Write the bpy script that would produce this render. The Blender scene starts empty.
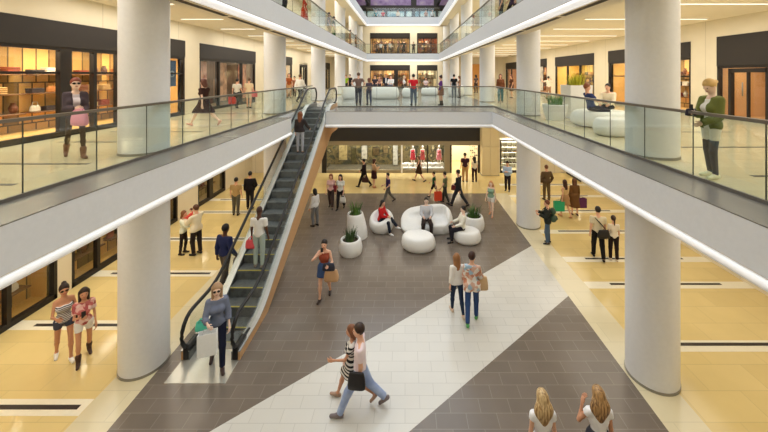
import bpy, math, random
import numpy as np
from mathutils import Vector, Matrix
random.seed(7)
SC = bpy.context.scene
COL = SC.collection
F, VX, VY, CZ = 335.0, 405.0, 75.0, 6.22
L1, L2, L3 = 4.56, 8.69, 12.93
LV = {0: 0.0, 1: L1, 2: L2, 3: L3}

def at(px, py, z=0.0):
    y = F*(CZ-z)/(py-VY)
    return ((px-VX)*y/F, y, z)

# ------------------------------------------------------------ materials
MATS = {}
def lin(c):
    return tuple((v/255/12.92 if v/255 <= .04045 else ((v/255+.055)/1.055)**2.4) for v in c)
def nmat(name):
    m = bpy.data.materials.new(name); m.use_nodes = True
    nt = m.node_tree
    return m, nt, nt.nodes['Principled BSDF']
def mat(c, rough=.6, metal=0.0, spec=.4, sheen=0):
    """plain colour (sRGB 0-255) with a faint procedural variation"""
    key = ('p', tuple(c), rough, metal, spec)
    if key in MATS: return MATS[key]
    m, nt, b = nmat('paint_%d_%d_%d' % tuple(c))
    l = lin(c)
    n = nt.nodes.new('ShaderNodeTexNoise'); n.inputs['Scale'].default_value = 14
    tc = nt.nodes.new('ShaderNodeTexCoord'); nt.links.new(tc.outputs['Object'], n.inputs['Vector'])
    mx = nt.nodes.new('ShaderNodeMix'); mx.data_type = 'RGBA'
    mx.inputs['A'].default_value = (*[v*.95 for v in l], 1); mx.inputs['B'].default_value = (*[min(1, v*1.04) for v in l], 1)
    nt.links.new(n.outputs['Fac'], mx.inputs['Factor']); nt.links.new(mx.outputs['Result'], b.inputs['Base Color'])
    b.inputs['Roughness'].default_value = rough; b.inputs['Metallic'].default_value = metal
    b.inputs['Specular IOR Level'].default_value = spec
    MATS[key] = m; return m
def stripes(c1, c2, scale, axis='Z'):
    key = ('s', c1, c2, scale, axis)
    if key in MATS: return MATS[key]
    m, nt, b = nmat('striped_cloth')
    w = nt.nodes.new('ShaderNodeTexWave'); w.bands_direction = axis; w.inputs['Scale'].default_value = scale
    tc = nt.nodes.new('ShaderNodeTexCoord'); nt.links.new(tc.outputs['Object'], w.inputs['Vector'])
    r = nt.nodes.new('ShaderNodeValToRGB'); r.color_ramp.interpolation = 'CONSTANT'
    r.color_ramp.elements[0].color = (*lin(c1), 1); r.color_ramp.elements[1].color = (*lin(c2), 1); r.color_ramp.elements[1].position = .5
    nt.links.new(w.outputs['Fac'], r.inputs['Fac']); nt.links.new(r.outputs['Color'], b.inputs['Base Color'])
    b.inputs['Roughness'].default_value = .8
    MATS[key] = m; return m
def blotch(cols, scale, rough=.8, kind='voronoi'):
    key = ('b', tuple(cols), scale, kind)
    if key in MATS: return MATS[key]
    m, nt, b = nmat('patterned_cloth')
    tc = nt.nodes.new('ShaderNodeTexCoord')
    if kind == 'voronoi':
        v = nt.nodes.new('ShaderNodeTexVoronoi'); v.inputs['Scale'].default_value = scale
        sep = nt.nodes.new('ShaderNodeSeparateColor'); nt.links.new(v.outputs['Color'], sep.inputs['Color']); out = sep.outputs['Red']
    else:
        v = nt.nodes.new('ShaderNodeTexNoise'); v.inputs['Scale'].default_value = scale; v.inputs['Detail'].default_value = 4; out = v.outputs['Fac']
    nt.links.new(tc.outputs['Object'], v.inputs['Vector'])
    r = nt.nodes.new('ShaderNodeValToRGB')
    if kind == 'voronoi': r.color_ramp.interpolation = 'CONSTANT'
    n = len(cols)
    while len(r.color_ramp.elements) < n: r.color_ramp.elements.new(.5)
    for i, c in enumerate(cols):
        r.color_ramp.elements[i].position = (i/n if kind == 'voronoi' else .3+.4*i/max(1, n-1)); r.color_ramp.elements[i].color = (*lin(c), 1)
    nt.links.new(out, r.inputs['Fac']); nt.links.new(r.outputs['Color'], b.inputs['Base Color'])
    b.inputs['Roughness'].default_value = rough
    MATS[key] = m; return m
def tiles(name, c1, c2, grout, w, h, gap, rough, spec=.5, offset=.5, noise=.06):
    m, nt, b = nmat(name)
    g = nt.nodes.new('ShaderNodeNewGeometry')
    br = nt.nodes.new('ShaderNodeTexBrick'); br.inputs['Scale'].default_value = 1
    br.inputs['Brick Width'].default_value = w; br.inputs['Row Height'].default_value = h; br.inputs['Mortar Size'].default_value = gap
    br.inputs['Color1'].default_value = (*lin(c1), 1); br.inputs['Color2'].default_value = (*lin(c2), 1); br.inputs['Mortar'].default_value = (*lin(grout), 1)
    br.offset = offset
    nt.links.new(g.outputs['Position'], br.inputs['Vector'])
    no = nt.nodes.new('ShaderNodeTexNoise'); no.inputs['Scale'].default_value = 1.3; no.inputs['Detail'].default_value = 5
    nt.links.new(g.outputs['Position'], no.inputs['Vector'])
    mr = nt.nodes.new('ShaderNodeMapRange'); mr.inputs['To Min'].default_value = 1-noise*1.5; mr.inputs['To Max'].default_value = 1+noise*1.5
    nt.links.new(no.outputs['Fac'], mr.inputs['Value'])
    mx = nt.nodes.new('ShaderNodeMix'); mx.data_type = 'RGBA'; mx.blend_type = 'MULTIPLY'; mx.inputs['Factor'].default_value = 1
    nt.links.new(br.outputs['Color'], mx.inputs['A']); nt.links.new(mr.outputs['Result'], mx.inputs['B'])
    nt.links.new(mx.outputs['Result'], b.inputs['Base Color'])
    b.inputs['Roughness'].default_value = rough; b.inputs['Specular IOR Level'].default_value = spec
    return m
def glass(name, tint, refl=.06, rough=.02):
    """thin architectural sheet: tinted see-through with a Fresnel mirror coat"""
    m = bpy.data.materials.new(name); m.use_nodes = True; nt = m.node_tree
    for n in list(nt.nodes):
        if n.type != 'OUTPUT_MATERIAL': nt.nodes.remove(n)
    out = [n for n in nt.nodes if n.type == 'OUTPUT_MATERIAL'][0]
    t = nt.nodes.new('ShaderNodeBsdfTransparent'); t.inputs['Color'].default_value = (*tint, 1)
    g = nt.nodes.new('ShaderNodeBsdfGlossy'); g.inputs['Roughness'].default_value = rough
    f = nt.nodes.new('ShaderNodeLayerWeight'); f.inputs['Blend'].default_value = .5
    p5 = nt.nodes.new('ShaderNodeMath'); p5.operation = 'POWER'; p5.inputs[1].default_value = 4.5
    k = nt.nodes.new('ShaderNodeMath'); k.operation = 'MULTIPLY_ADD'; k.inputs[1].default_value = .55; k.inputs[2].default_value = refl
    k.use_clamp = True
    mx = nt.nodes.new('ShaderNodeMixShader')
    nt.links.new(f.outputs['Facing'], p5.inputs[0]); nt.links.new(p5.outputs[0], k.inputs[0]); nt.links.new(k.outputs[0], mx.inputs['Fac'])
    nt.links.new(t.outputs[0], mx.inputs[1]); nt.links.new(g.outputs[0], mx.inputs[2]); nt.links.new(mx.outputs[0], out.inputs['Surface'])
    return m
def emit(c, s):
    key = ('e', tuple(c), s)
    if key in MATS: return MATS[key]
    m, nt, b = nmat('lamp_glow')
    b.inputs['Base Color'].default_value = (*lin(c), 1)
    b.inputs['Emission Color'].default_value = (*lin(c), 1); b.inputs['Emission Strength'].default_value = s
    MATS[key] = m; return m

# ------------------------------------------------------------ objects
def tag(o, label=None, cat=None, group=None, kind=None):
    if label: o['label'] = label
    if cat: o['category'] = cat
    if group: o['group'] = group
    if kind: o['kind'] = kind
    return o
def empty(name, loc, rz=0, label=None, cat=None, group=None):
    o = bpy.data.objects.new(name, None); COL.objects.link(o)
    o.empty_display_size = .1
    o.location = loc; o.rotation_euler = (0, 0, rz)
    return tag(o, label, cat, group)
def mesh(name, V, Fc, m=None, parent=None, smooth=False, loc=None):
    me = bpy.data.meshes.new(name)
    me.from_pydata([tuple(map(float, v)) for v in V], [], [tuple(map(int, f)) for f in Fc]); me.update()
    if smooth: me.polygons.foreach_set('use_smooth', [True]*len(me.polygons))
    if m: me.materials.append(m)
    o = bpy.data.objects.new(name, me); COL.objects.link(o)
    if parent: o.parent = parent
    if loc is not None: o.location = loc
    return o
class MB:
    def __init__(s): s.V = []; s.F = []
    def add(s, V, Fc):
        n = len(s.V); s.V += [tuple(v) for v in V]; s.F += [tuple(i+n for i in f) for f in Fc]; return s
    def box(s, x0, x1, y0, y1, z0, z1):
        x0, x1 = min(x0, x1), max(x0, x1); y0, y1 = min(y0, y1), max(y0, y1); z0, z1 = min(z0, z1), max(z0, z1)
        V = [(x, y, z) for z in (z0, z1) for y in (y0, y1) for x in (x0, x1)]
        return s.add(V, [(0, 2, 3, 1), (4, 5, 7, 6), (0, 1, 5, 4), (2, 6, 7, 3), (0, 4, 6, 2), (1, 3, 7, 5)])
    def bbox(s, x0, x1, y0, y1, z0, z1, b=.01):
        """box with chamfered edges"""
        x0, x1 = min(x0, x1), max(x0, x1); y0, y1 = min(y0, y1), max(y0, y1); z0, z1 = min(z0, z1), max(z0, z1)
        b = min(b, (x1-x0)*.4, (y1-y0)*.4, (z1-z0)*.4)
        R = []
        for z, i in ((z0, b), (z0+b, 0), (z1-b, 0), (z1, b)):
            R.append([(x0+i+(b if not i else 0), y0+i, z), (x1-i-(b if not i else 0), y0+i, z), (x1-i, y0+i+(b if not i else 0), z), (x1-i, y1-i-(b if not i else 0), z),
                      (x1-i-(b if not i else 0), y1-i, z), (x0+i+(b if not i else 0), y1-i, z), (x0+i, y1-i-(b if not i else 0), z), (x0+i, y0+i+(b if not i else 0), z)])
        V = [v for r in R for v in r]; Fc = [tuple(range(7, -1, -1)), tuple(range(24, 32))]
        for k in range(3):
            for j in range(8): Fc.append((k*8+j, k*8+(j+1) % 8, k*8+8+(j+1) % 8, k*8+8+j))
        return s.add(V, Fc)
    def prism(s, poly, z0, z1):
        n = len(poly)
        V = [(x, y, z0) for x, y in poly]+[(x, y, z1) for x, y in poly]
        Fc = [tuple(range(n-1, -1, -1)), tuple(range(n, 2*n))]+[(i, (i+1) % n, n+(i+1) % n, n+i) for i in range(n)]
        return s.add(V, Fc)
    def lathe(s, prof, n=32, cx=0, cy=0, sx=1, sy=1, leanx=0):
        V = []; Fc = []
        for r, z in prof:
            for k in range(n):
                a = 2*math.pi*k/n; V.append((cx+r*math.cos(a)*sx+leanx*z, cy+r*math.sin(a)*sy, z))
        for i in range(len(prof)-1):
            for k in range(n): Fc.append((i*n+k, i*n+(k+1) % n, i*n+n+(k+1) % n, i*n+n+k))
        Fc.append(tuple(range(n-1, -1, -1))); Fc.append(tuple(range((len(prof)-1)*n, len(prof)*n)))
        return s.add(V, Fc)
    def tube(s, P, r, n=8, closed=False):
        P = [Vector(p) for p in P]; N = len(P); V = []; Fc = []
        rs = r if isinstance(r, (list, tuple)) else [r]*N
        for i, p in enumerate(P):
            a = P[(i-1) % N] if (closed or i > 0) else p; b = P[(i+1) % N] if (closed or i < N-1) else p
            d = (b-a).normalized(); u = d.cross(Vector((0, 0, 1)))
            if u.length < .05: u = d.cross(Vector((1, 0, 0)))
            u.normalize(); w = d.cross(u).normalized()
            for k in range(n):
                t = 2*math.pi*k/n; V.append(tuple(p+(u*math.cos(t)+w*math.sin(t))*rs[i]))
        for i in range(N if closed else N-1):
            j = (i+1) % N
            for k in range(n): Fc.append((i*n+k, i*n+(k+1) % n, j*n+(k+1) % n, j*n+k))
        if not closed: Fc += [tuple(range(n-1, -1, -1)), tuple(range((N-1)*n, N*n))]
        return s.add(V, Fc)
    def sweep(s, prof, path, closed=False):
        """prof: (out, z) pairs, path: plan points; 'out' is to the right of travel"""
        N = len(path); V = []; Fc = []; n = len(prof)
        for i in range(N):
            p = Vector((*path[i], 0))
            d0 = (p-Vector((*path[i-1], 0))).normalized() if i > 0 or closed else None
            d1 = (Vector((*path[(i+1) % N], 0))-p).normalized() if i < N-1 or closed else None
            if d0 is None: d0 = d1
            if d1 is None: d1 = d0
            r0 = Vector((d0.y, -d0.x, 0)); r1 = Vector((d1.y, -d1.x, 0)); b = (r0+r1).normalized(); b = b/max(.3, b.dot(r0))
            for o, z in prof: V.append(tuple(p+b*o+Vector((0, 0, z))))
        for i in range(N if closed else N-1):
            j = (i+1) % N
            for k in range(n): Fc.append((i*n+k, i*n+(k+1) % n, j*n+(k+1) % n, j*n+k))
        if not closed: Fc += [tuple(range(n)), tuple(range(N*n-1, (N-1)*n-1, -1))]
        return s.add(V, Fc)
    def build(s, name, m, parent=None, smooth=False, loc=None):
        o = mesh(name, s.V, s.F, m, parent, smooth, loc)
        return o
def fixn(o):
    import bmesh
    bm = bmesh.new(); bm.from_mesh(o.data); bmesh.ops.recalc_face_normals(bm, faces=bm.faces[:]); bm.to_mesh(o.data); bm.free(); return o
def autosm(o, ang=40):
    import bmesh
    fixn(o)
    bm = bmesh.new(); bm.from_mesh(o.data)
    for f in bm.faces: f.smooth = True
    for e in bm.edges:
        e.smooth = not (len(e.link_faces) == 2 and e.calc_face_angle(0) > math.radians(ang))
    bm.to_mesh(o.data); bm.free(); return o
def struct(o):
    o['kind'] = 'structure'; return o

# ------------------------------------------------------------ implicit surfaces
def rc(a, b, ra, rb, sc=None):
    return ('rc', np.array(a, float), np.array(b, float), ra, rb, sc)
def el(c, r, R=None):
    return ('el', np.array(c, float), np.array(r, float), np.eye(3) if R is None else np.array(R, float))
def ev(p, P):
    if p[0] == 'rc':
        a, b, ra, rb, sc = p[1:]
        if sc is not None:
            M, k = sc                      # frame matrix (rows = axes), y flattening
            q = (P-a) @ M.T; q = q*np.array([1, 1/k, 1]); ba = (M @ (b-a))*np.array([1, 1/k, 1])
        else: q = P-a; ba = b-a; k = 1
        t = np.clip(q @ ba/max(1e-9, ba @ ba), 0, 1)
        d = np.linalg.norm(q-t[:, None]*ba, axis=1)-(ra+(rb-ra)*t)
        return d*(k if k < 1 else 1)
    c, r, R = p[1:]
    q = (P-c) @ R.T
    k0 = np.linalg.norm(q/r, axis=1); k1 = np.linalg.norm(q/(r*r), axis=1)+1e-9
    return k0*(k0-1)/k1
def ext(p):
    if p[0] == 'rc':
        m = max(p[3], p[4]); return np.minimum(p[1], p[2])-m, np.maximum(p[1], p[2])+m
    m = p[2].max(); return p[1]-m, p[1]+m
def smin(a, b, k):
    h = np.maximum(k-np.abs(a-b), 0)/k
    return np.minimum(a, b)-h*h*k*.25
def union(prims, P, k=.04):
    d = None
    for p in prims:
        e = ev(p, P); d = e if d is None else (smin(d, e, k) if k > 0 else np.minimum(d, e))
    return d
def nets(fn, lo, hi, h):
    lo = np.array(lo, float)-2*h; n = np.ceil((np.array(hi)+2*h-lo)/h).astype(int)+1
    ax = [lo[i]+h*np.arange(n[i]) for i in range(3)]
    G = np.stack(np.meshgrid(*ax, indexing='ij'), -1)
    D = fn(G.reshape(-1, 3)).reshape(n)
    D[[0, -1]] = np.maximum(D[[0, -1]], h*.5); D[:, [0, -1]] = np.maximum(D[:, [0, -1]], h*.5); D[:, :, [0, -1]] = np.maximum(D[:, :, [0, -1]], h*.5)
    I = D < 0
    c = tuple(n-1)
    S = np.zeros(c+(3,)); K = np.zeros(c)
    cs = [(i, j, k) for i in (0, 1) for j in (0, 1) for k in (0, 1)]
    def sub(A, o): return A[o[0]:o[0]+c[0], o[1]:o[1]+c[1], o[2]:o[2]+c[2]]
    for o in cs:
        for axn in range(3):
            if o[axn]: continue
            q = list(o); q[axn] = 1
            a, b = sub(D, o), sub(D, q); x = sub(I, o) != sub(I, q)
            t = np.where(x, a/np.where(x, a-b, 1), 0)
            for d in range(3):
                S[..., d] += np.where(x, o[d]+(t if d == axn else 0), 0)
            K += x
    act = K > 0
    idx = -np.ones(c, int); idx[act] = np.arange(act.sum())
    ijk = np.argwhere(act)
    V = lo+h*(ijk+S[act]/K[act][:, None])
    Q = []
    for axn in range(3):
        s0 = [slice(0, n[i]-1) if i == axn else slice(1, n[i]-1) for i in range(3)]
        s1 = [slice(1, n[i]) if i == axn else slice(1, n[i]-1) for i in range(3)]
        a, b = I[tuple(s0)], I[tuple(s1)]
        for flip, msk in ((False, a & ~b), (True, b & ~a)):
            e = np.argwhere(msk)
            if not len(e): continue
            for i in range(3):
                if i != axn: e[:, i] += 1
            u, v = [(1, 2), (2, 0), (0, 1)][axn]
            qs = []
            for du, dv in ((-1, -1), (0, -1), (0, 0), (-1, 0)):
                w = e.copy(); w[:, u] += du; w[:, v] += dv
                qs.append(idx[w[:, 0], w[:, 1], w[:, 2]])
            q = np.stack(qs, 1)
            Q.append(q[:, ::-1] if flip else q)
    return V, (np.concatenate(Q) if Q else np.zeros((0, 4), int))
def sdfobj(name, prims, m, h, parent=None, k=.04, off=0.0, cut=None, xtra=None, pad=.03, loc=None):
    lo = np.min([ext(p)[0] for p in prims], 0)-off-pad; hi = np.max([ext(p)[1] for p in prims], 0)+off+pad
    def fn(P):
        d = union(prims, P, k)-off
        if cut is not None: d = cut(P, d)
        return d
    V, Q = nets(fn, lo, hi, h)
    if xtra:
        b = MB(); b.V = [tuple(v) for v in V]; b.F = [tuple(q) for q in Q]
        xtra(b); V, Q = b.V, b.F
    return mesh(name, V, Q, m, parent, True, loc)
EXPO, SKY, LAMP, P0, P1, P2 = 0.0, 2.5, 1.6, 95, 150, 140
# ------------------------------------------------------------ people
SKIN = {'l': (228, 178, 150), 't': (205, 150, 118), 'd': (92, 60, 45), 'p': (238, 205, 185)}
POSE = {
 'stand': dict(l=(3, 4), r=(-3, 3), la=(2, 8, 12, .2), ra=(2, 8, 12, .2)),
 'relax': dict(l=(8, 16), r=(-4, 2), la=(4, 10, 18, .3), ra=(-2, 9, 22, .3)),
 'walk': dict(l=(24, 6), r=(-20, 20), la=(-22, 8, 15, .2), ra=(22, 8, 25, .2)),
 'walk2': dict(l=(-20, 20), r=(24, 6), la=(22, 8, 25, .2), ra=(-22, 8, 15, .2)),
 'step': dict(l=(13, 8), r=(-11, 14), la=(-10, 8, 15, .2), ra=(10, 8, 22, .2)),
 'step2': dict(l=(-11, 14), r=(13, 8), la=(10, 8, 22, .2), ra=(-10, 8, 15, .2)),
 'hips': dict(l=(4, 5), r=(-4, 3), la=(-22, 38, 88, 1.2), ra=(-22, 38, 88, 1.2)),
 'read': dict(l=(4, 6), r=(-3, 3), la=(18, 8, 95, .7), ra=(18, 8, 95, .7), hp=18),
 'sit': dict(l=(84, 82), r=(84, 88), la=(30, 6, 45, .5), ra=(30, 6, 45, .5), lean=6, sp=9),
 'cross': dict(l=(96, 70), r=(80, 84), la=(28, 6, 65, .8), ra=(28, 6, 70, .8), lean=-6, sp=3),
}
class Rig: pass
def fk(pose, fem, yaw_head=0):
    r = Rig(); g = lambda k, d=0: pose.get(k, d)
    lean = math.radians(g('lean')); c, s = math.cos(lean), math.sin(lean)
    # torso frame columns: right, forward, up (in local space)
    T = np.array([[1, 0, 0], [0, c, s], [0, -s, c]]).T   # local = T @ t
    r.T = T; pel = np.array([0., 0., .95])
    tp = lambda x, y, z: pel+T @ np.array([x, y, z])
    r.tp = tp; sh = (.152 if fem else .183)*pose.get('bw', 1)**.5
    r.neck = tp(0, -.01, .49); r.head = tp(0, .025, .675)
    hy = math.radians(g('hy')+yaw_head); hp = math.radians(g('hp'))
    Ry = np.array([[math.cos(hy), -math.sin(hy), 0], [math.sin(hy), math.cos(hy), 0], [0, 0, 1]])
    Rp = np.array([[1, 0, 0], [0, math.cos(hp), math.sin(hp)], [0, -math.sin(hp), math.cos(hp)]])
    r.H = Ry @ Rp                                    # local = H @ headlocal
    r.arm = {}; r.leg = {}
    for side, k in ((-1, 'l'), (1, 'r')):
        p, ab, e, inw = (list(g(k+'a'))+[.2])[:4]
        p, ab, e = map(math.radians, (p, ab, e))
        u = T @ np.array([side*math.sin(ab), math.sin(p)*math.cos(ab), -math.cos(p)*math.cos(ab)])
        v = T @ np.array([-side*inw, 1, .3]); n = v-u*(v @ u); n /= np.linalg.norm(n)
        f = u*math.cos(e)+n*math.sin(e)
        S = tp(side*sh, -.01, .43); E = S+u*.285; W = E+f*.25
        inward = np.array([-side, .25, -.1]); pn = inward-f*(inward @ f); pn /= np.linalg.norm(pn)
        r.arm[k] = (S, E, W, f, pn, W+f*.1)
        hpitch, kf = map(math.radians, g(k)); sp = math.radians(g('sp', 1.5))
        hip = pel+np.array([side*.09, 0, -.03])
        d1 = np.array([side*math.sin(sp), math.sin(hpitch)*math.cos(sp), -math.cos(hpitch)*math.cos(sp)])
        sa = hpitch-kf
        d2 = np.array([0, math.sin(sa), -math.cos(sa)])
        K = hip+d1*.43; A = K+d2*.40
        fp = min(0, sa+math.radians(12)) if sa < 0 else min(.25, sa*.6)
        if abs(hpitch) > 1: fp = min(fp, 0)
        fd = np.array([side*.14, math.cos(fp), math.sin(fp)]); fd /= np.linalg.norm(fd)
        fu = np.array([0, -math.sin(fp), math.cos(fp)])
        heel = A-fd*.045-fu*.055; toe = A+fd*.15-fu*.06
        r.leg[k] = (hip, K, A, heel, toe, fd, fu)
    zmin = min(min(r.leg[k][3][2], r.leg[k][4][2])-.028 for k in 'lr')
    r.dz = -zmin
    return r
def hand_fingers(b, r, k, side, scale, sk=0):
    S, E, W, f, pn, hc = r.arm[k]
    w = np.cross(f, pn); w /= np.linalg.norm(w)      # across the palm
    if w @ np.array([0, 1, .3]) < 0: w = -w          # thumb side = w
    c0 = W+f*.075
    for i, (o, L) in enumerate(((.03, .066), (.01, .076), (-.01, .07), (-.029, .055))):
        p0 = c0+w*o; d = f
        pts = [p0-f*.02, p0+f*.012]
        for a in (22, 38, 30):
            t = math.radians(a); d = d*math.cos(t)+pn*math.sin(t); d = d/np.linalg.norm(d); pts.append(pts[-1]+d*L*.36)
        b.tube([q*scale for q in pts], [.0095*scale, .0095*scale, .009*scale, .008*scale, .006*scale], 6)
    d = f*.55+w*.75+pn*.35; d /= np.linalg.norm(d); p0 = W+f*.03+w*.018
    d2 = f*.8+w*.25+pn*.5; d2 /= np.linalg.norm(d2)
    b.tube([q*scale for q in (p0, p0+d*.03, p0+d*.03+d2*.028, p0+d*.03+d2*.05)], [.012*scale, .011*scale, .0095*scale, .007*scale], 6)
def person(px, py, lvl, label, H=None, top=None, f=0, pose='stand', fem=0, skin='l', hair=('short', (40, 28, 22)),
           up=('tee', (200, 200, 200)), low=('trousers', (50, 50, 60)), shoe=(30, 28, 28), shoekind='shoe', xyz=None, h=None, hy=0, glasses=False, group=None, mod=None, z=None, name='person', cat='person', build=1.0, belt=False):
    zf = LV[lvl] if z is None else z
    X, Y, Z = xyz if xyz else at(px, py, zf)
    if top is not None and H is None: H = (py-top)*Y/F
    H = H or 1.7
    s = H/1.765
    if h is None: h = .016 if Y < 9.5 else (.02 if Y < 15 else .028)
    near = Y < 15
    ps = dict(POSE[pose] if isinstance(pose, str) else pose)
    if mod: ps.update(mod)
    build *= .9 if fem else .95; ps['bw'] = build/(.9 if fem else .95)
    r = fk(ps, fem, hy)
    dz = r.dz
    root = empty(name, (X, Y, Z), math.radians(f), label, cat, group)
    # all geometry is laid out at 1.765 m, then scaled
    off3 = np.array([0, 0, dz])
    T, tp = r.T, r.tp
    MT = T.T
    fl = lambda k: (MT, k)
    bw = build
    hw, wa, ch = ((.086*bw, .106, .108) if fem else (.075*bw, .125, .125))
    wa *= bw; ch *= bw
    torso = [rc(tp(-hw, 0, -.01), tp(hw, 0, -.01), .105*bw, .105*bw, fl(.82)),
             rc(tp(0, 0, .04), tp(0, 0, .2), wa+.012, wa, fl(.78)),
             rc(tp(-.05*bw, 0, .31), tp(.05*bw, 0, .31), ch, ch, fl(.76)),
             rc(tp((-.125 if not fem else -.1)*bw**.5, -.01, .425), tp((.125 if not fem else .1)*bw**.5, -.01, .425), .06, .06, fl(.85))]
    if fem: torso += [el(tp(-.065, .085, .29), (.058, .05, .056)), el(tp(.065, .085, .29), (.058, .05, .056))]
    arms = {}; legs = {}
    for k in 'lr':
        S, E, W, fd, pn, hc = r.arm[k]
        g = (.9 if fem else 1.08)*bw
        arms[k] = (rc(S, E, .05*g, .038*g), rc(E, W, .039*g, .026*g))
        hip, K, A, heel, toe, ff, fu = r.leg[k]
        legs[k] = (rc(hip, K, .088*bw, .056*bw), rc(K+(A-K)*.0, K+(A-K)*.3, .054*bw, .056*bw), rc(K+(A-K)*.3, A, .055*bw, .034*bw))
    HM = r.H; hl = lambda x, y, z: r.head+HM @ np.array([x, y, z])
    head = [el(hl(0, -.008, .02), (.077, .096, .1), HM.T), el(hl(0, .028, -.04), (.057, .068, .085), HM.T)]
    neck = [rc(tp(0, -.015, .44), r.head+HM @ np.array([0, -.02, -.06]), .058 if not fem else .05, .05 if not fem else .044)]
    face = [el(hl(0, .101, -.022), (.012, .02, .022), HM.T), el(hl(-.077, -.005, -.012), (.011, .022, .03), HM.T), el(hl(.077, -.005, -.012), (.011, .022, .03), HM.T),
            el(hl(0, .092, -.062), (.024, .012, .009), HM.T)]
    feet = []
    hands = []
    for k in 'lr':
        hip, K, A, heel, toe, ff, fu = r.leg[k]
        feet += [rc(heel+fu*.012, toe, .034, .028), rc(A, heel+ff*.09+fu*.01, .034, .034)]
        S, E, W, fd, pn, hc = r.arm[k]
        w = np.cross(fd, pn)
        hands.append(el(W+fd*.05, (.043, .055, .021), np.stack([w/np.linalg.norm(w), fd, pn])))
        hands.append(rc(W-fd*.02, W+fd*.03, .025, .024))
    body = torso+[p for k in 'lr' for p in arms[k]+legs[k]]+neck+head+feet
    small = hands+face
    def shift(ps_, d=0):
        out = []
        for p in ps_:
            if p[0] == 'rc': out.append(rc((p[1]+off3)*s, (p[2]+off3)*s, (p[3]+d)*s, (p[4]+d)*s, p[5]))
            else: out.append(el((p[1]+off3)*s, (p[2]+d)*s, p[3]))
        return out
    skinm = mat(SKIN[skin], .55, 0, .35) if isinstance(skin, str) else mat(skin, .5)
    nb = len(body)
    bb, ss = shift(body), shift(small)
    allp = bb+ss
    armk = shift([q for k in 'lr' for q in arms[k]]); 
    lo = np.min([ext(p)[0] for p in allp], 0)-.02; hi = np.max([ext(p)[1] for p in allp], 0)+.02
    tors = shift(torso+neck+head); lgs = {k: shift(legs[k]) for k in 'lr'}; ftl = shift(feet); hnd = shift(hands); fc = shift(face); trs0 = shift(torso)
    def bodyfn(P):
        d = union(tors, P, .05*s)
        for k in 'lr':
            d = smin(d, union(lgs[k], P, .03*s), .022*s)
        d = smin(d, union(ftl, P, .02), .02*s)
        d = smin(d, union(armk, P, .02*s), .022*s)
        d = smin(d, union(hnd, P, .015), .012); d = smin(d, union(fc, P, 0), .012)
        return d
    def fing(b):
        for k, sd in (('l', -1), ('r', 1)):
            n0 = len(b.V); hand_fingers(b, r, k, sd, 1.0)
            for i in range(n0, len(b.V)): b.V[i] = tuple((np.array(b.V[i])+off3)*s)
    V, Q = nets(bodyfn, lo, hi, h)
    b = MB(); b.V = [tuple(v) for v in V]; b.F = [tuple(q) for q in Q]; fing(b)
    bo = mesh('body', b.V, b.F, skinm, root, True)
    L = lambda v: (np.array(v)+off3)*s                # rig point -> root space
    # -------- eyes, mouth, glasses
    if near and name == 'person':
        for sx in (-1, 1):
            e = MB(); e.lathe([(.004, -.006), (.011, -.003), (.012, 0), (.011, .003), (.004, .006)], 8)
            R = np.array(e.V); R = R[:, [0, 2, 1]]*np.array([1.15, 1, .8])
            e.V = [tuple(L(r.head+HM @ (q+np.array([sx*.032, .0875, .002])))) for q in R]
            e.build('eye', mat((45, 32, 28), .3), root, True)
        mo = MB(); mo.lathe([(.004, -.006), (.02, -.002), (.02, .002), (.004, .006)], 10)
        R = np.array(mo.V)[:, [0, 2, 1]]*np.array([1.1, 1, .42])
        mo.V = [tuple(L(r.head+HM @ (q+np.array([0, .1, -.06])))) for q in R]; mo.build('mouth', mat((168, 80, 75), .5), root, True)
    if glasses:
        g = MB()
        for sx in (-1, 1):
            q = MB(); q.lathe([(.02, -.004), (.03, 0), (.02, .004)], 12); R = np.array(q.V)[:, [0, 2, 1]]*np.array([1, 1, .8])
            g.add([tuple(L(r.head+HM @ (v+np.array([sx*.036, .1, .003])))) for v in R], q.F)
            g.tube([L(r.head+HM @ np.array(v)) for v in ((sx*.066, .098, .006), (sx*.08, .03, .008), (sx*.08, -.01, .0))], .004*s, 5)
        g.tube([L(r.head+HM @ np.array(v)) for v in ((-.012, .108, .006), (.012, .108, .006))], .004*s, 5)
        g.build('sunglasses', mat((25, 20, 20), .15), root, True)
    # -------- clothes
    up_pt = tp(0, 0, 0)
    def tz(P):                                        # height along the torso, rig units
        return ((P/s-off3)-up_pt) @ T[:, 2]
    def hz(P): return (((P/s)-off3)-r.head) @ HM      # head-local coords
    trs = shift(torso)
    def limb_t(P, a, c):                              # parameter along a limb
        a, c = L(a), L(c); return ((P-a) @ (c-a))/((c-a) @ (c-a))
    kind, colr = low[0], low[1]
    lm = colr if hasattr(colr, 'node_tree') else mat(colr, .85, 0, .2)
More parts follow.
